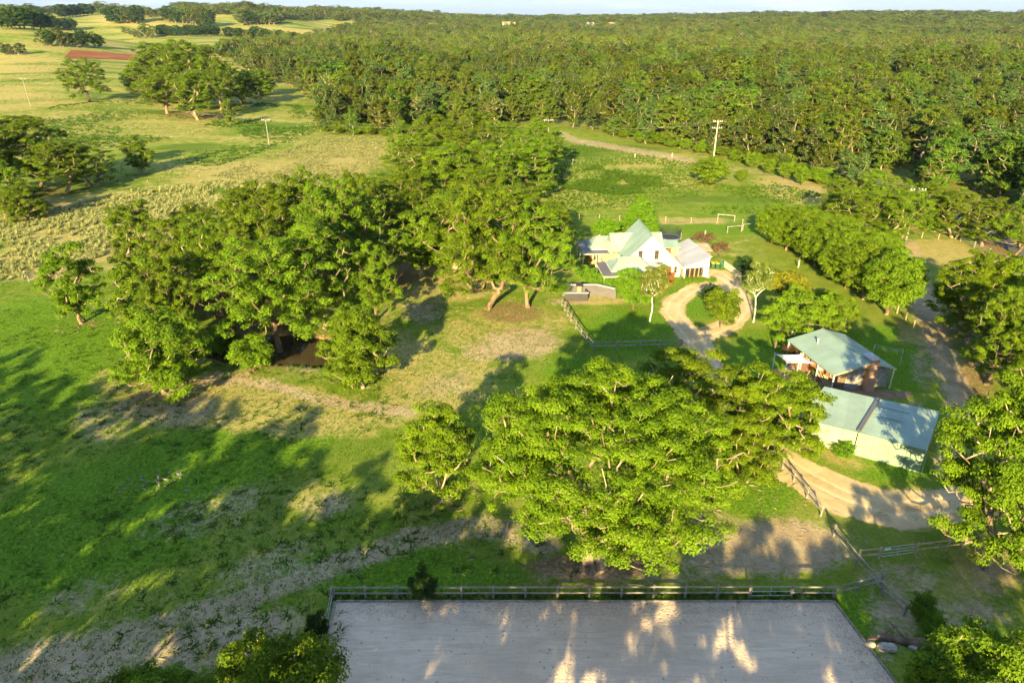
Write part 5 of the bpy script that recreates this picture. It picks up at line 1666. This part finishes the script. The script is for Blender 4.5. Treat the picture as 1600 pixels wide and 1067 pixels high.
# clothes line
g = ground(1383, 566)
t = thing('clothes_line', 'white clothes line frame behind the cottage', 'clothes line', g, R(-30))
for x in (-1.6, 1.6):
    m = MB(); m.tube([(x, 0, 0), (x, 0, 1.9)], .035, 8); m.build('post', 'galvanised', t)
    m = MB(); m.beam((x, -.6, 1.93), (x, .6, 1.93), .05); m.build('crossbar', 'galvanised', t)
for y in (-.5, -.17, .17, .5):
    m = MB(); m.tube([(-1.6, y, 1.985), (0, y, 1.93), (1.6, y, 1.985)], .008, 4); m.build('line', 'galvanised', t)
# post with brace behind the cottage
g = ground(1234, 541)
t = thing('braced_post', 'white timber post with a diagonal brace behind the cottage', 'post', g)
m = MB(); m.box(-.08, .08, -.08, .08, 0, 2.2); m.build('post', 'white_paint', t)
m = MB(); m.beam((.08, .1, 2.1), (1.1, .1, 1.3), .09); m.build('brace', 'white_paint', t)

# green shed in two bent bays
shd = thing('metal_shed', 'long bent green metal shed with two roof bays beside the driveway', 'shed')
A, B_, C_ = Vector((29.5, 59.8, 0)), Vector((34.3, 57.2, 0)), Vector((39.4, 54.1, 0))
A2, B2, C2 = Vector((33.95, 64.8, 0)), Vector((38.6, 62.2, 0)), Vector((43.6, 59.6, 0))
zf, zb = 2.8, 3.45
def bay(a, b, b2, a2, mat, wmats):
    d = (b - a).normalized()
    o = Vector((d.y, -d.x, 0)) * .18
    mid_a, mid_b = (a + a2) / 2, (b + b2) / 2
    m = MB(); m.slab([up(a + o, zf - .02), up(b + o, zf - .02), up(b2 - o, zb), up(a2 - o, zb)], .08); r = m.build('roof', mat, shd)
    g = MB(); g.beam(up(a + o * 1.3, zf - .08), up(b + o * 1.3, zf - .08), .14, .14); g.build('gutter', 'shed_wall', r)
    n = 4
    for k in range(n):
        p, q_ = a + (b - a) * (k / n) + d * .012, a + (b - a) * ((k + 1) / n) - d * .012
        off = Vector((d.y, -d.x, 0)) * (.03 if k % 2 else 0)
        m = MB(); m.prism([up(p + off, 0), up(q_ + off, 0), up(q_ + off, zf - .12), up(p + off, zf - .12)], -o * .4); m.build('wall_panel', wmats[k], shd)
bay(A, B_, B2, A2, 'shed_roof', ['shed_wall', 'shed_wall_cream', 'shed_wall_cream', 'shed_wall_cream'])
bay(B_ + Vector((.06, -.04, 0)), C_, C2, B2 + Vector((.06, -.04, 0)), 'shed_roof', ['shed_wall', 'shed_wall', 'shed_wall', 'shed_wall'])
for a, b, z0_, z1_ in ((A, A2, zf, zb), (C_, C2, zf, zb), (A2, B2, zb, zb), (B2, C2, zb, zb)):
    d = (b - a).normalized(); nn = Vector((-d.y, d.x, 0)) * .08
    m = MB(); m.prism([up(a + d * .1, 0), up(b - d * .1, 0), up(b - d * .1, z1_ - .12), up(a + d * .1, z0_ - .12)], nn); m.build('wall_panel', 'shed_wall', shd)
m = MB(); m.beam(up(B_, zf + .10) + Vector((-.05, -.2, 0)), up(B2, zb + .10), .34, .16); m.build('valley_capping', 'charcoal_roof', shd)
d_ = C_ - B_; e_ = B2 - B_
for s0, s1, t0 in ((.06, .52, .80), (.08, .52, .52)):
    m = MB(); ps = []
    for a, b in ((s0, t0), (s1, t0), (s1, t0 + .045), (s0, t0 + .045)):
        p = B_ + d_ * a + e_ * b; ps.append(up(p, zf + (zb - zf) * b + .035))
    m.slab(ps, .03); m.build('skylight', 'skylight', shd)
m = MB(); m.tube([up(C_, 0) + Vector((.15, -.1, 0)), up(C_, zf - .1) + Vector((.15, -.1, 0))], .05, 8); m.build('downpipe', 'shed_wall', shd)
# tarpaulin covered trailer behind the shed
t = thing('covered_trailer', 'pale grey tarpaulin cover arched over a trailer behind the green shed', 'trailer', (42.9, 62.6, 0), R(-26))
V = []
for i in range(13):
    x = -2.2 + 4.4 * i / 12
    e = math.sqrt(max(0, 1 - (x / 2.25) ** 2)) ** .5
    for j in range(11):
        a = math.pi * j / 10
        V.append((x, 1.0 * math.cos(a), .5 + 1.45 * math.sin(a) * e + .03 * math.sin(i * 2.1 + j)))
ids = np.arange(13 * 11).reshape(13, 11)
F = np.stack([ids[:-1, :-1], ids[:-1, 1:], ids[1:, 1:], ids[1:, :-1]], -1).reshape(-1, 4)
link('cover', mesh_np('cover', V, F, 'tarp', smooth=True), t)
m = MB(); m.box(-2.1, 2.1, -.95, .95, .4, .55); m.build('tray', 'galvanised', t)
for s in (-1, 1):
    m = MB(); m.tube([(0, s * .98, .32), (0, s * 1.15, .32)], .32, 14); m.build('wheel', 'black_plastic', t)

# clipped hedge in front of the garage
V, T = [], []
rh = np.random.default_rng(4)
n_ = 2600
hd = thing('clipped_hedge', 'low clipped green hedge in front of the white garage', 'hedge', (30.6, 105.0, 0), R(3))
C = np.column_stack([rh.uniform(-2.7, 2.7, 90), rh.uniform(-.5, .5, 90), rh.uniform(.35, .95, 90)])
link('foliage', leaf_mesh('hedge_foliage', C, np.full(90, .42), 55, .14, 'lawn_leaves', rh, flat=.9), hd)
link('stems', trunk_mesh('hedge_stems', C[:24], np.array([0, 0, .2]), .05, 'dark_bark', rh, [[(-2, 0, -.05), (-2, 0, .3)], [(0, 0, -.05), (0, 0, .3)], [(2, 0, -.05), (2, 0, .3)]], tip=.015), hd)

# ------------------------------------------------------------------ fences
_post_cache = {}
def rail_fence(name, label, pts, h=1.25, rails=(1.18, .62), gap=2.6, mat='weathered_timber', w=.13, rw=.05, rh_=.13, skip=(), cat='fence', side=1):
    e = thing(name, label, cat)
    key = (h, w, mat)
    if key not in _post_cache:
        m = MB(); m.box(-w / 2, w / 2, -w / 2, w / 2, -.1, h); _post_cache[key] = m.mesh('fence_post', mat)
    P = [Vector(p) for p in pts]
    rs = random.Random(len(label))
    done = []
    for a, b in zip(P[:-1], P[1:]):
        Ld = (b - a).length
        n = max(1, round(Ld / gap))
        d = (b - a).normalized()
        off = Vector((d.y, -d.x, 0)) * (w / 2 + rw / 2 + .004) * side
        for k in range(n + 1):
            p = a + (b - a) * (k / n)
            if not done or (p - done[-1]).length > .3:
                o = link('post', _post_cache[key], e, p, math.atan2(d.y, d.x))
                o.rotation_euler = (rs.uniform(-.02, .02), rs.uniform(-.02, .02), math.atan2(d.y, d.x))
                done.append(p)
            if k < n and k not in skip:
                q_ = a + (b - a) * ((k + 1) / n)
                for z in rails:
                    m = MB(); dz = rs.uniform(-.025, .025)
                    m.beam(p + off + d * .004 + Vector((0, 0, z + dz)), q_ + off - d * .004 + Vector((0, 0, z + rs.uniform(-.02, .02))), rw, rh_)
                    m.build('rail', mat, e)
    return e
def g3(px, py): return Vector(ground(px, py))
# arena fence with an open gateway
rail_fence('arena_fence', 'weathered two-rail timber fence along the far side of the riding arena', [(-13.55, 38.35, 0), (18.0, 38.45, 0)], gap=2.42)
rail_fence('arena_fence', 'short two-rail timber fence right of the arena gate', [(21.2, 38.45, 0), (24.4, 38.4, 0), (28.6, 39.6, 0)], gap=2.3)
rail_fence('arena_side_fence', 'timber fence running down the left side of the riding arena', [(-13.62, 38.15, 0), (-11.75, 18.0, 0)], gap=2.6, side=-1)
t = thing('arena_gate', 'grey metal gate leading into the riding arena', 'gate', (18.1, 38.45, 0))
for z in (.2, .62, 1.1):
    m = MB(); m.tube([(0.05, 0, z), (3.0, 0, z)], .025, 6); m.build('bar', 'galvanised', t)
for x in (.05, 1.5, 3.0):
    m = MB(); m.tube([(x, .0, .2), (x, .0, 1.1)], .024, 6); m.build('stile', 'galvanised', t)
# sleepers edging the arena
ed = thing('arena_edging', 'timber sleeper edging around the sand of the riding arena', 'edging')
def edging(a, b, step=2.4):
    a, b = Vector(a), Vector(b); n = max(1, round((b - a).length / step)); d = (b - a).normalized()
    for k in range(n):
        p, q_ = a + (b - a) * (k / n) + d * .015, a + (b - a) * ((k + 1) / n) - d * .015
        m = MB(); m.beam(p + Vector((0, 0, .07)), q_ + Vector((0, 0, .07 + .015 * (k % 2))), .09, .2); m.build('sleeper', 'weathered_timber', ed)
edging((-13.3, 38.0, 0), (24.2, 38.0, 0)); edging((24.3, 38.05, 0), (27.6, 18.0, 0)); edging((-13.38, 37.9, 0), (-11.6, 18.0, 0))
# fences by the driveway and the right-hand paddock
rail_fence('driveway_fence', 'timber rail fence running along the driveway past the shed', [g3(1178, 682), g3(1205, 713), g3(1240, 752), g3(1282, 806)], gap=2.4)
rail_fence('paddock_fence', 'timber rail fence from the driveway corner down to the fallen log', [g3(1302, 838), g3(1338, 884), g3(1376, 928), g3(1412, 962)], gap=2.5)
rail_fence('paddock_fence', 'short timber rail fence at the bottom right below the fallen log', [g3(1455, 1008), g3(1492, 1058), g3(1510, 1085)], gap=2.5)
rail_fence('gate_fence', 'pale timber rails between the paddock fence and the metal gate', [g3(1340, 876), g3(1372, 873)], gap=2.4, mat='pine_timber')
rail_fence('gate_fence', 'pale timber rail fence right of the metal gate', [g3(1429, 866), g3(1478, 860), g3(1530, 853), g3(1580, 846)], gap=2.0, mat='pine_timber')
a, b = g3(1374, 873), g3(1427, 866)
t = thing('paddock_gate', 'grey metal paddock gate between two stout posts', 'gate', a, math.atan2(b.y - a.y, b.x - a.x))
Lg = (b - a).length
for z in (.25, .55, .85, 1.15):
    m = MB(); m.tube([(.08, 0, z), (Lg - .08, 0, z)], .022, 6); m.build('bar', 'galvanised', t)
for x in (.08, Lg * .5, Lg - .08):
    m = MB(); m.tube([(x, .0, .25), (x, .0, 1.15)], .022, 6); m.build('stile', 'galvanised', t)
m = MB(); m.box(.2, .75, -.03, -.026, .9, 1.1); m.build('sign_plate', 'porcelain', t)
# garden fences
rail_fence('yard_fence', 'timber fence from the grey wall down to the corner of the front lawn', [g3(878, 478), g3(892, 502), g3(908, 526), g3(926, 546)], gap=2.2)
rail_fence('lawn_fence', 'weathered rail fence along the front edge of the house lawn', [g3(926, 547), g3(1000, 545), g3(1062, 543)], gap=3.0)
rail_fence('drive_fence', 'short rail fence beside the driveway at the lawn corner', [g3(1064, 543), g3(1078, 556), g3(1092, 572)], gap=2.2)
# picket fence right of the drive
pf = thing('picket_fence', 'pale picket fence running past the right side of the driveway', 'fence')
a, b = g3(1131, 417), g3(1158, 437)
n_ = 46; d = (b - a).normalized()
mm = MB(); mm.box(-.045, .045, -.012, .012, 0, 1.1); pk_me = mm.mesh('picket', 'cream_paint')
for k in range(n_):
    link('picket', pk_me, pf, a + (b - a) * (k / n_), math.atan2(d.y, d.x))
for z in (.3, .85):
    m = MB(); off = Vector((d.y, -d.x, 0)) * -.04; m.beam(a + off + Vector((0, 0, z)), b + off + Vector((0, 0, z)), .04, .08); m.build('rail', 'cream_paint', pf)
# wire fences: single posts carrying thin wires
def wire_fence(label, pts, gap=4.0, h=1.15, mat='weathered_timber', w=.11):
    e = thing('wire_fence', label, 'fence')
    P = [Vector(p) for p in pts]
    m0 = MB(); m0.box(-w / 2, w / 2, -w / 2, w / 2, -.1, h); me = m0.mesh('wire_post', mat)
    line = []
    for a, b in zip(P[:-1], P[1:]):
        n = max(1, round((b - a).length / gap))
        for k in range(n):
            line.append(a + (b - a) * (k / n))
    line.append(P[-1])
    for p in line:
        link('post', me, e, p, random.random())
    for z in (.3, .65, 1.0):
        m = MB(); m.tube([p + Vector((0, 0, z)) for p in line], .006, 3); m.build('wire', 'galvanised', e)
wire_fence('post and wire fence behind the farmhouse along the paddock', [g3(905, 343), g3(1000, 345), g3(1120, 350), g3(1200, 352)], gap=5.0, mat='pine_timber')
wire_fence('post and wire fence with pale posts across the far paddock', [g3(810, 262), g3(895, 256), g3(992, 247), g3(1050, 246)], gap=16.0, mat='cream_paint', w=.22, h=1.3)
wire_fence('post and wire fence beside the track right of the cottage', [g3(1388, 480), g3(1415, 500), g3(1440, 525), g3(1458, 545)], gap=2.8, mat='pine_timber')
wire_fence('post and wire fence at the back of the small dry paddock', [g3(1400, 366), g3(1440, 372), g3(1466, 374)], gap=4.0, mat='pine_timber')
wire_fence('post and wire fence at the foot of the tussock field', [g3(0, 447), g3(90, 436), g3(190, 420)], gap=5.0)
rail_fence('road_fence', 'silver rail fence along the road at the right edge', [g3(1500, 377), g3(1545, 398), g3(1600, 425), g3(1680, 465)], gap=4.0, mat='galvanised', rails=(1.1, .7, .35), rw=.04, rh_=.06)
# horse jumps: timber rails on posts behind the house
for i, (p, q_, lab) in enumerate([((1121, 344), (1147, 346), 'timber rail jump nearest the paddock fence behind the house'), ((1136, 364), (1158, 362), 'timber rail jump in front of the far one, right of the house'), ((1160, 360), (1182, 358), 'thin rail fence piece beside the windbreak end'), ((1178, 345), (1190, 346), 'timber rail jump end showing beside the windbreak')]):
    rail_fence('rail_jump', lab, [g3(*p), g3(*q_)], h=1.35, rails=(1.28,), gap=9.0, mat='weathered_timber', w=.17, rw=.10, rh_=.14, cat='jump')
for px_, py_, lab in [(1101, 371, 'single white post on the lawn behind the garage'), (1063, 374, 'single pale post right of the trampoline'), (1210, 547, 'thin dark post on the grass left of the shade sail'), (1247, 418, 'pale stake at the foot of the windbreak')]:
    g = ground(px_, py_)
    m = MB(); m.box(-.09, .09, -.09, .09, -.1, 1.3); m.box(-.11, .11, -.11, .11, 1.3, 1.36)
    tag(m.build('marker_post', 'dark_timber' if 'dark' in lab else 'cream_paint', None, g), lab, 'post')

# ------------------------------------------------------------------ power poles
def power_pole(px, py, ty, label, arms=2, lean=0.0, th=None):
    g = ground(px, py); d = ray(px, ty)
    h = th or (CAM_H + d[2] * (g[1] / d[1]) - g[2])
    e = thing('power_pole', label, 'pole', g, random.uniform(-.3, .3))
    m = MB(); m.tube([(0, 0, -.3), (0, 0, h)], [.22, .15] if arms == 2 else [.16, .11], 10); m.build('shaft', 'cream_paint' if arms == 2 else 'weathered_timber', e)
    for k in range(arms):
        z = h - .5 - k * 1.9
        m = MB(); m.beam((-1.5, .2, z), (1.5, .2, z), .13, .16); a_ = m.build('crossarm', 'weathered_timber', e)
        for x in (-1.35, -.75, .75, 1.35):
            m = MB(); m.tube([(x, .2, z + .08), (x, .2, z + .26), (x, .2, z + .36)], [.04, .11, .06], 8); m.build('insulator', 'porcelain', a_)
    e.rotation_euler = (0, 0, 0)
    POLES[px] = Vector((g[0], g[1], g[2] + h - .2))
    return e, h
POLES = {}
power_pole(1115, 246, 188, 'tall pale power pole with two crossarms at the back of the paddock')
power_pole(856, 238, 186, 'power pole with one crossarm against the forest behind the tree belt', 1)
power_pole(421, 229, 186, 'thin power pole alone in the pasture right of the hillside clump', 1)
power_pole(48, 168, 122, 'thin power pole on the left hillside slope', 1)
power_pole(1415, 378, 294, 'power pole with white insulators above the treetops by the road', 1)
for a_, b_, lab in ((48, 421, 'sagging power line over the left hillside between two poles'), (421, 856, 'sagging power line from the pasture pole to the tree belt pole'), (856, 1115, 'sagging power line across the back of the paddock'), (1115, 1415, 'sagging power line from the tall pole to the roadside pole')):
    t = thing('power_line', lab, 'power line')
    p, q_ = POLES[a_], POLES[b_]
    for off in (-1.35, 1.35):
        m = MB(); m.tube([p + (q_ - p) * s_ + Vector((off, .2, -2.6 * 4 * s_ * (1 - s_))) for s_ in np.linspace(0, 1, 17)], .008, 4); m.build('wire', 'galvanised', t)
# dead standing trunk in the forest
g = ground(1287, 236)
t = thing('dead_tree', 'bare dead trunk standing at the forest edge right of the tall pole', 'tree', g)
m = MB(); m.tube([(0, 0, 0), (.3, 0, 6), (.2, 0, 12), (.4, 0, 15.5)], [.34, .28, .2, .08], 8); m.build('trunk', 'pale_bark', t)
m = MB(); m.tube([(.25, 0, 9), (1.5, .2, 11), (2.2, .2, 12.5)], [.14, .09, .04], 6); m.build('branch', 'pale_bark', t)
m = MB(); m.tube([(.2, 0, 11), (-1.0, .1, 12.6)], [.12, .04], 6); m.build('branch', 'pale_bark', t)

# ------------------------------------------------------------------ fallen log and stones, bottom right
a, b = g3(1352, 1003), g3(1452, 1006)
m = MB(); pl = []
for k in range(9):
    s = k / 8
    p = a + (b - a) * s
    pl.append(p + Vector((0, .25 * math.sin(s * 5) , .28 + .07 * math.sin(s * 9))))
m.tube(pl, [.10, .16, .22, .28, .25, .3, .34, .42, .36], 9)
t = thing('fallen_log', 'grey fallen log lying from the arena edge to the paddock fence', 'log')
m.build('trunk', 'dark_bark', t)
m = MB(); m.tube([pl[2], pl[2] + Vector((.9, .5, .25)), pl[2] + Vector((1.6, .7, .2))], [.12, .09, .04], 6); m.build('branch', 'pale_bark', t)
m = MB(); m.tube([pl[5], pl[5] + Vector((-.5, .7, .5)), pl[5] + Vector((-.8, 1.2, .6))], [.12, .08, .03], 6); m.build('branch', 'dark_bark', t)
for i in range(5):
    m = MB(); aa = i * 1.25; m.tube([pl[8], pl[8] + Vector((.5 + .1 * i, .6 * math.cos(aa), .5 * math.sin(aa)))], [.14, .03], 5); m.build('root', 'dark_bark', t)
for i, (px_, py_, r_, lab) in enumerate([(1359, 1009, .32, 'pale stone at the arena end of the fallen log'), (1380, 1013, .42, 'square stone below the middle of the fallen log, left of a pair'), (1390, 1014, .42, 'square stone below the middle of the fallen log, right of a pair'), (1426, 1012, .28, 'pale stone under the root end of the fallen log'), (1436, 1058, .3, 'lone stone near the bottom edge right of the arena')]):
    g = ground(px_, py_)
    bm = bmesh.new(); bmesh.ops.create_icosphere(bm, subdivisions=2, radius=r_)
    rs = random.Random(i)
    for v in bm.verts:
        v.co = Vector((v.co.x * 1.1, v.co.y * .9, v.co.z * .75)) * (1 + rs.uniform(-.12, .12))
    me = bpy.data.meshes.new('stone'); bm.to_mesh(me); bm.free(); me.materials.append(M['stone'])
    tag(link('stone', me, None, (g[0], g[1], r_ * .4)), lab, 'stone', 'stones by the fallen log')

# ------------------------------------------------------------------ birds on the shaded lawn
def bird_mesh():
    body = [(-.30, 0, .20, .02), (-.22, 0, .21, .05), (-.08, 0, .21, .10), (.06, 0, .22, .105), (.14, 0, .26, .075), (.18, 0, .34, .045), (.20, 0, .40, .05), (.25, 0, .42, .04), (.31, 0, .41, .012)]
    V, F = [], []
    n = 8
    for x, y, z, r_ in body:
        for k in range(n):
            a = 2 * math.pi * k / n
            V.append((x, y + r_ * math.cos(a), z + r_ * math.sin(a)))
    for i in range(len(body) - 1):
        for k in range(n):
            j = (k + 1) % n
            F.append((i * n + k, i * n + j, (i + 1) * n + j, (i + 1) * n + k))
    for s in (-.04, .04):
        b0 = len(V)
        for z in (0.0, .14):
            V += [(-.01, s - .012, z), (.012, s - .012, z), (.012, s + .012, z), (-.01, s + .012, z)]
        for k in range(4):
            F.append((b0 + k, b0 + (k + 1) % 4, b0 + 4 + (k + 1) % 4, b0 + 4 + k))
    return mesh_np('bird', V, F, 'bird_grey', smooth=True)
bme = bird_mesh()
random.seed(2)
for u_, v_ in [(260, 355), (125, 452), (245, 460), (185, 515), (75, 585), (475, 312), (482, 362), (578, 410), (515, 462), (535, 530), (365, 472), (770, 285), (775, 325), (765, 400), (750, 540), (790, 455), (895, 355), (945, 372), (900, 492), (972, 238), (1100, 180), (1185, 265), (1165, 318), (1080, 358), (1130, 262), (1290, 560)]:
    g = ground(180 + u_ * .0875, 720 + v_ * .0875)
    o = link('bird', bme, None, (g[0], g[1], g[2] + .01), random.random() * 6.28)
    s = .62 + .2 * random.random(); o.scale = (s, s, s)
    tag(o, 'small grey bird in the flock resting on the shaded lawn', 'bird', 'birds on the shaded lawn')

# ------------------------------------------------------------------ houses in the forest
def far_house(px, py, w, d, h, rot, label, wall, roof):
    g = ground(px, py)
    t = thing('far_house', label, 'house', g, rot)
    m = MB(); m.box(-w / 2, w / 2, -d / 2, d / 2, -1, h); m.build('wall', wall, t)
    for s in (-1, 1):
        m = MB(); pts = [(-w / 2 - .5, s * (d / 2 + .5), h + .05), (w / 2 + .5, s * (d / 2 + .5), h + .05), (w / 2 + .5, 0, h + d * .28), (-w / 2 - .5, 0, h + d * .28)]
        m.slab(pts if s < 0 else pts[::-1], .2); m.build('roof', roof, t)
    for k in range(4):
        window(t, (-w / 2 + w * (k + .5) / 4, -d / 2 - .004, h * .55), w * .1, h * .4, (0, -1), 0)
far_house(1471, 116, 17, 9, 7.5, .1, 'house with a blue-grey metal roof among the trees on the right', 'cream_paint', 'grey_roof')
far_house(676, 46, 18, 12, 8, .1, 'cream house in the far forest, leftmost of the far houses', 'cream_paint', 'rust_roof')
far_house(705, 46, 22, 12, 8, -.1, 'long reddish-roofed house in the far forest', 'cream_paint', 'rust_roof')
far_house(795, 44, 26, 12, 8, .05, 'long pale house in the far forest left of centre', 'cream_paint', 'rust_roof')
far_house(922, 45, 15, 11, 9, .2, 'white house in the far forest right of centre', 'white_paint', 'grey_roof')
far_house(955, 45, 14, 11, 9, -.2, 'pale house in the far forest, rightmost of the skyline houses', 'white_paint', 'rust_roof')

# ------------------------------------------------------------------ ground cover nobody could count
def scatter_blades(name, label, poly, n, hgt, rad, k, mat, seed, keep=None, cat='grass', lean=.5):
    """Tussocks of upright blades over an area of ground."""
    rg = np.random.default_rng(seed)
    pp = np.array([ground(*p)[:2] for p in poly])
    x0, y0 = pp.min(0); x1, y1 = pp.max(0)
    X = rg.uniform(x0, x1, n * 4); Y = rg.uniform(y0, y1, n * 4)
    ok = inside([tuple(p) for p in pp], X, Y)
    if keep is not None:
        ok &= keep(X, Y, rg)
    X, Y = X[ok][:n], Y[ok][:n]
    Z = terrain(X, Y)
    m = len(X)
    own = np.repeat(np.arange(m), k)
    N = len(own)
    sz = (0.6 + .8 * rg.random(m))[own]
    ang = rg.random(N) * 2 * math.pi
    rr0 = rad * .35 * rg.random(N) * sz
    b = np.column_stack([X[own] + rr0 * np.cos(ang), Y[own] + rr0 * np.sin(ang), Z[own] - .02])
    ln = lean * rg.random(N)
    tip = b + np.column_stack([np.cos(ang) * ln * rad * sz * 1.6, np.sin(ang) * ln * rad * sz * 1.6, hgt * sz * (.6 + .6 * rg.random(N))])
    side = np.column_stack([-np.sin(ang), np.cos(ang), np.zeros(N)]) * (rad * .16 * sz)[:, None]
    V = np.stack([b - side, b + side, tip], 1).reshape(-1, 3)
    F = np.arange(N * 3).reshape(N, 3)
    tn = np.clip(rg.random(m)[own] * .6 + rg.random(N) * .4, 0, 1)
    o = link(name, mesh_np(name, V, F, mat, np.repeat(tn, 3)))
    return tag(o, label, cat, kind='stuff')
def patchy(th, sc, seed):
    return lambda X, Y, rg: vnoise(X * sc, Y * sc, seed) + .25 * rg.random(len(X)) > th
scatter_blades('tussock_grass', 'pale reedy tussocks covering the field left of the pond', [(-60, 350), (110, 322), (200, 300), (340, 282), (420, 292), (350, 335), (230, 385), (130, 410), (80, 436), (-60, 442)], 4200, .62, .55, 22, 'reed_leaves', 31, patchy(.45, .22, 3), lean=.8)
scatter_blades('tall_dry_grass', 'tall dry yellow grass beyond the pond clump', [(330, 275), (470, 225), (500, 212), (600, 216), (612, 250), (560, 285), (470, 300)], 4500, .32, .6, 9, 'reed_leaves', 32, patchy(.45, .1, 4), lean=.9)
scatter_blades('bracken', 'dark green bracken patches in the paddock behind the house', [(870, 275), (940, 258), (1050, 282), (1050, 300), (960, 305), (880, 295)], 1900, .42, .7, 12, 'bracken_leaves', 33, patchy(.62, .14, 5), 'bracken', .9)
scatter_blades('rough_grass', 'rough grass tufts over the paddock behind the house', [(800, 265), (900, 225), (1080, 255), (1290, 305), (1180, 335), (900, 340), (830, 300)], 6000, .4, .45, 8, 'bracken_leaves', 34, patchy(.48, .1, 6))
scatter_blades('hill_scrub', 'low scrub and rushes across the left hillside pasture', [(-40, 205), (90, 165), (260, 150), (470, 165), (500, 205), (420, 235), (330, 262), (180, 245), (60, 228)], 4200, .45, .8, 9, 'bracken_leaves', 35, patchy(.60, .045, 7), 'scrub', .9)
scatter_blades('hill_tussocks', 'rough pale tussocks over the left hillside', [(-60, 260), (-60, 95), (120, 98), (260, 190), (480, 190), (500, 210), (400, 265), (200, 292)], 5200, .4, .75, 8, 'reed_leaves', 39, patchy(.58, .03, 11), lean=.8)
def near_lawn(X, Y, rg):
    px, py = project(X, Y, 0 * X)
    v = vnoise(X * .25, Y * .25, 9) + .5 * vnoise(X * 1.3, Y * 1.3, 10)
    return v > .45
scatter_blades('pasture_grass', 'short green grass over the lawns and pasture', [(-40, 440), (200, 440), (700, 430), (870, 470), (1060, 545), (1100, 800), (560, 920), (500, 1100), (-700, 1100), (-700, 520)], 90000, .10, .28, 4, 'lawn_leaves', 36, near_lawn)

# shed bark and fallen twigs under the gums
rg = np.random.default_rng(41)
CX, CY, CR = [], [], []
for bx, by, r_, n_ in [(925, 884, 10, 900), (690, 785, 4, 120), (790, 484, 10, 600), (437, 556, 9, 260), (655, 433, 8, 260), (133, 503, 5, 120), (265, 612, 6, 120), (566, 606, 5, 120), (1150, 770, 6, 150), (1530, 884, 8, 300), (720, 420, 10, 300), (1225, 855, 9, 160), (1400, 960, 7, 160), (500, 860, 12, 120), (300, 950, 14, 120)]:
    g = ground(bx, by)
    a = rg.random(n_) * 6.283
    q_ = r_ * np.sqrt(rg.random(n_)) * 1.1
    CX.append(g[0] + q_ * np.cos(a)); CY.append(g[1] + q_ * np.sin(a))
CX, CY = np.concatenate(CX), np.concatenate(CY)
ok = (CY > 38.6) | (CX < -14.5) | (CX > 28.5)
CX, CY = CX[ok], CY[ok]
N = len(CX)
ang = rg.random(N) * 6.283
ln = 0.12 + 0.75 * rg.random(N) ** 3
dx, dy = np.cos(ang) * ln, np.sin(ang) * ln
wd = 0.012 + 0.022 * rg.random(N)
z0 = terrain(CX, CY) + 0.015
V = np.empty((N, 4, 3))
sx, sy = -np.sin(ang) * wd, np.cos(ang) * wd
V[:, 0] = np.column_stack([CX - dx + sx * .4, CY - dy + sy * .4, z0])
V[:, 1] = np.column_stack([CX - sx, CY - sy, z0 + 0.03 + 0.05 * rg.random(N)])
V[:, 2] = np.column_stack([CX + dx - sx * .4, CY + dy - sy * .4, z0 + 0.01])
V[:, 3] = np.column_stack([CX + sx, CY + sy, z0 + 0.09])
tag(link('bark_litter', mesh_np('bark_litter', V.reshape(-1, 3), np.arange(N * 4).reshape(N, 4), 'pale_bark')), 'shed bark and fallen twigs on the ground under the gums', 'bark litter', kind='stuff')
scatter_blades('weed_clumps', 'scattered weed clumps over the near paddock', [(-40, 470), (650, 620), (1060, 640), (1060, 900), (560, 910), (500, 1090), (-500, 1090)], 1600, .16, .42, 12, 'bracken_leaves', 37, patchy(.55, .2, 8), 'weeds', .9)
scatter_blades('verge_grass', 'ragged grass along the fences and the arena rim', [(505, 925), (1300, 925), (1400, 1080), (1385, 1080), (1296, 941), (525, 943)], 2600, .22, .22, 9, 'bracken_leaves', 38, lambda X, Y, rg: (Y > 38.05) | (X > 24.5 + (38.05 - Y) * .165), 'grass', .7)

# ------------------------------------------------------------------ air
hz_m, nt = new_mat('air')
pv = nt.nodes.new('ShaderNodeVolumePrincipled')
pv.inputs['Color'].default_value = (0.55, 0.75, 1.0, 1)
pv.inputs['Density'].default_value = 0.00004
pv.inputs['Anisotropy'].default_value = 0.2
oo = nt.nodes.new('ShaderNodeOutputMaterial')
nt.links.new(pv.outputs[0], oo.inputs['Volume'])
M['air'] = hz_m
m = MB(); m.box(-9500, 9500, -900, 12500, -7.5, 92)
hz = m.build('haze', 'air')
tag(hz, kind='stuff')
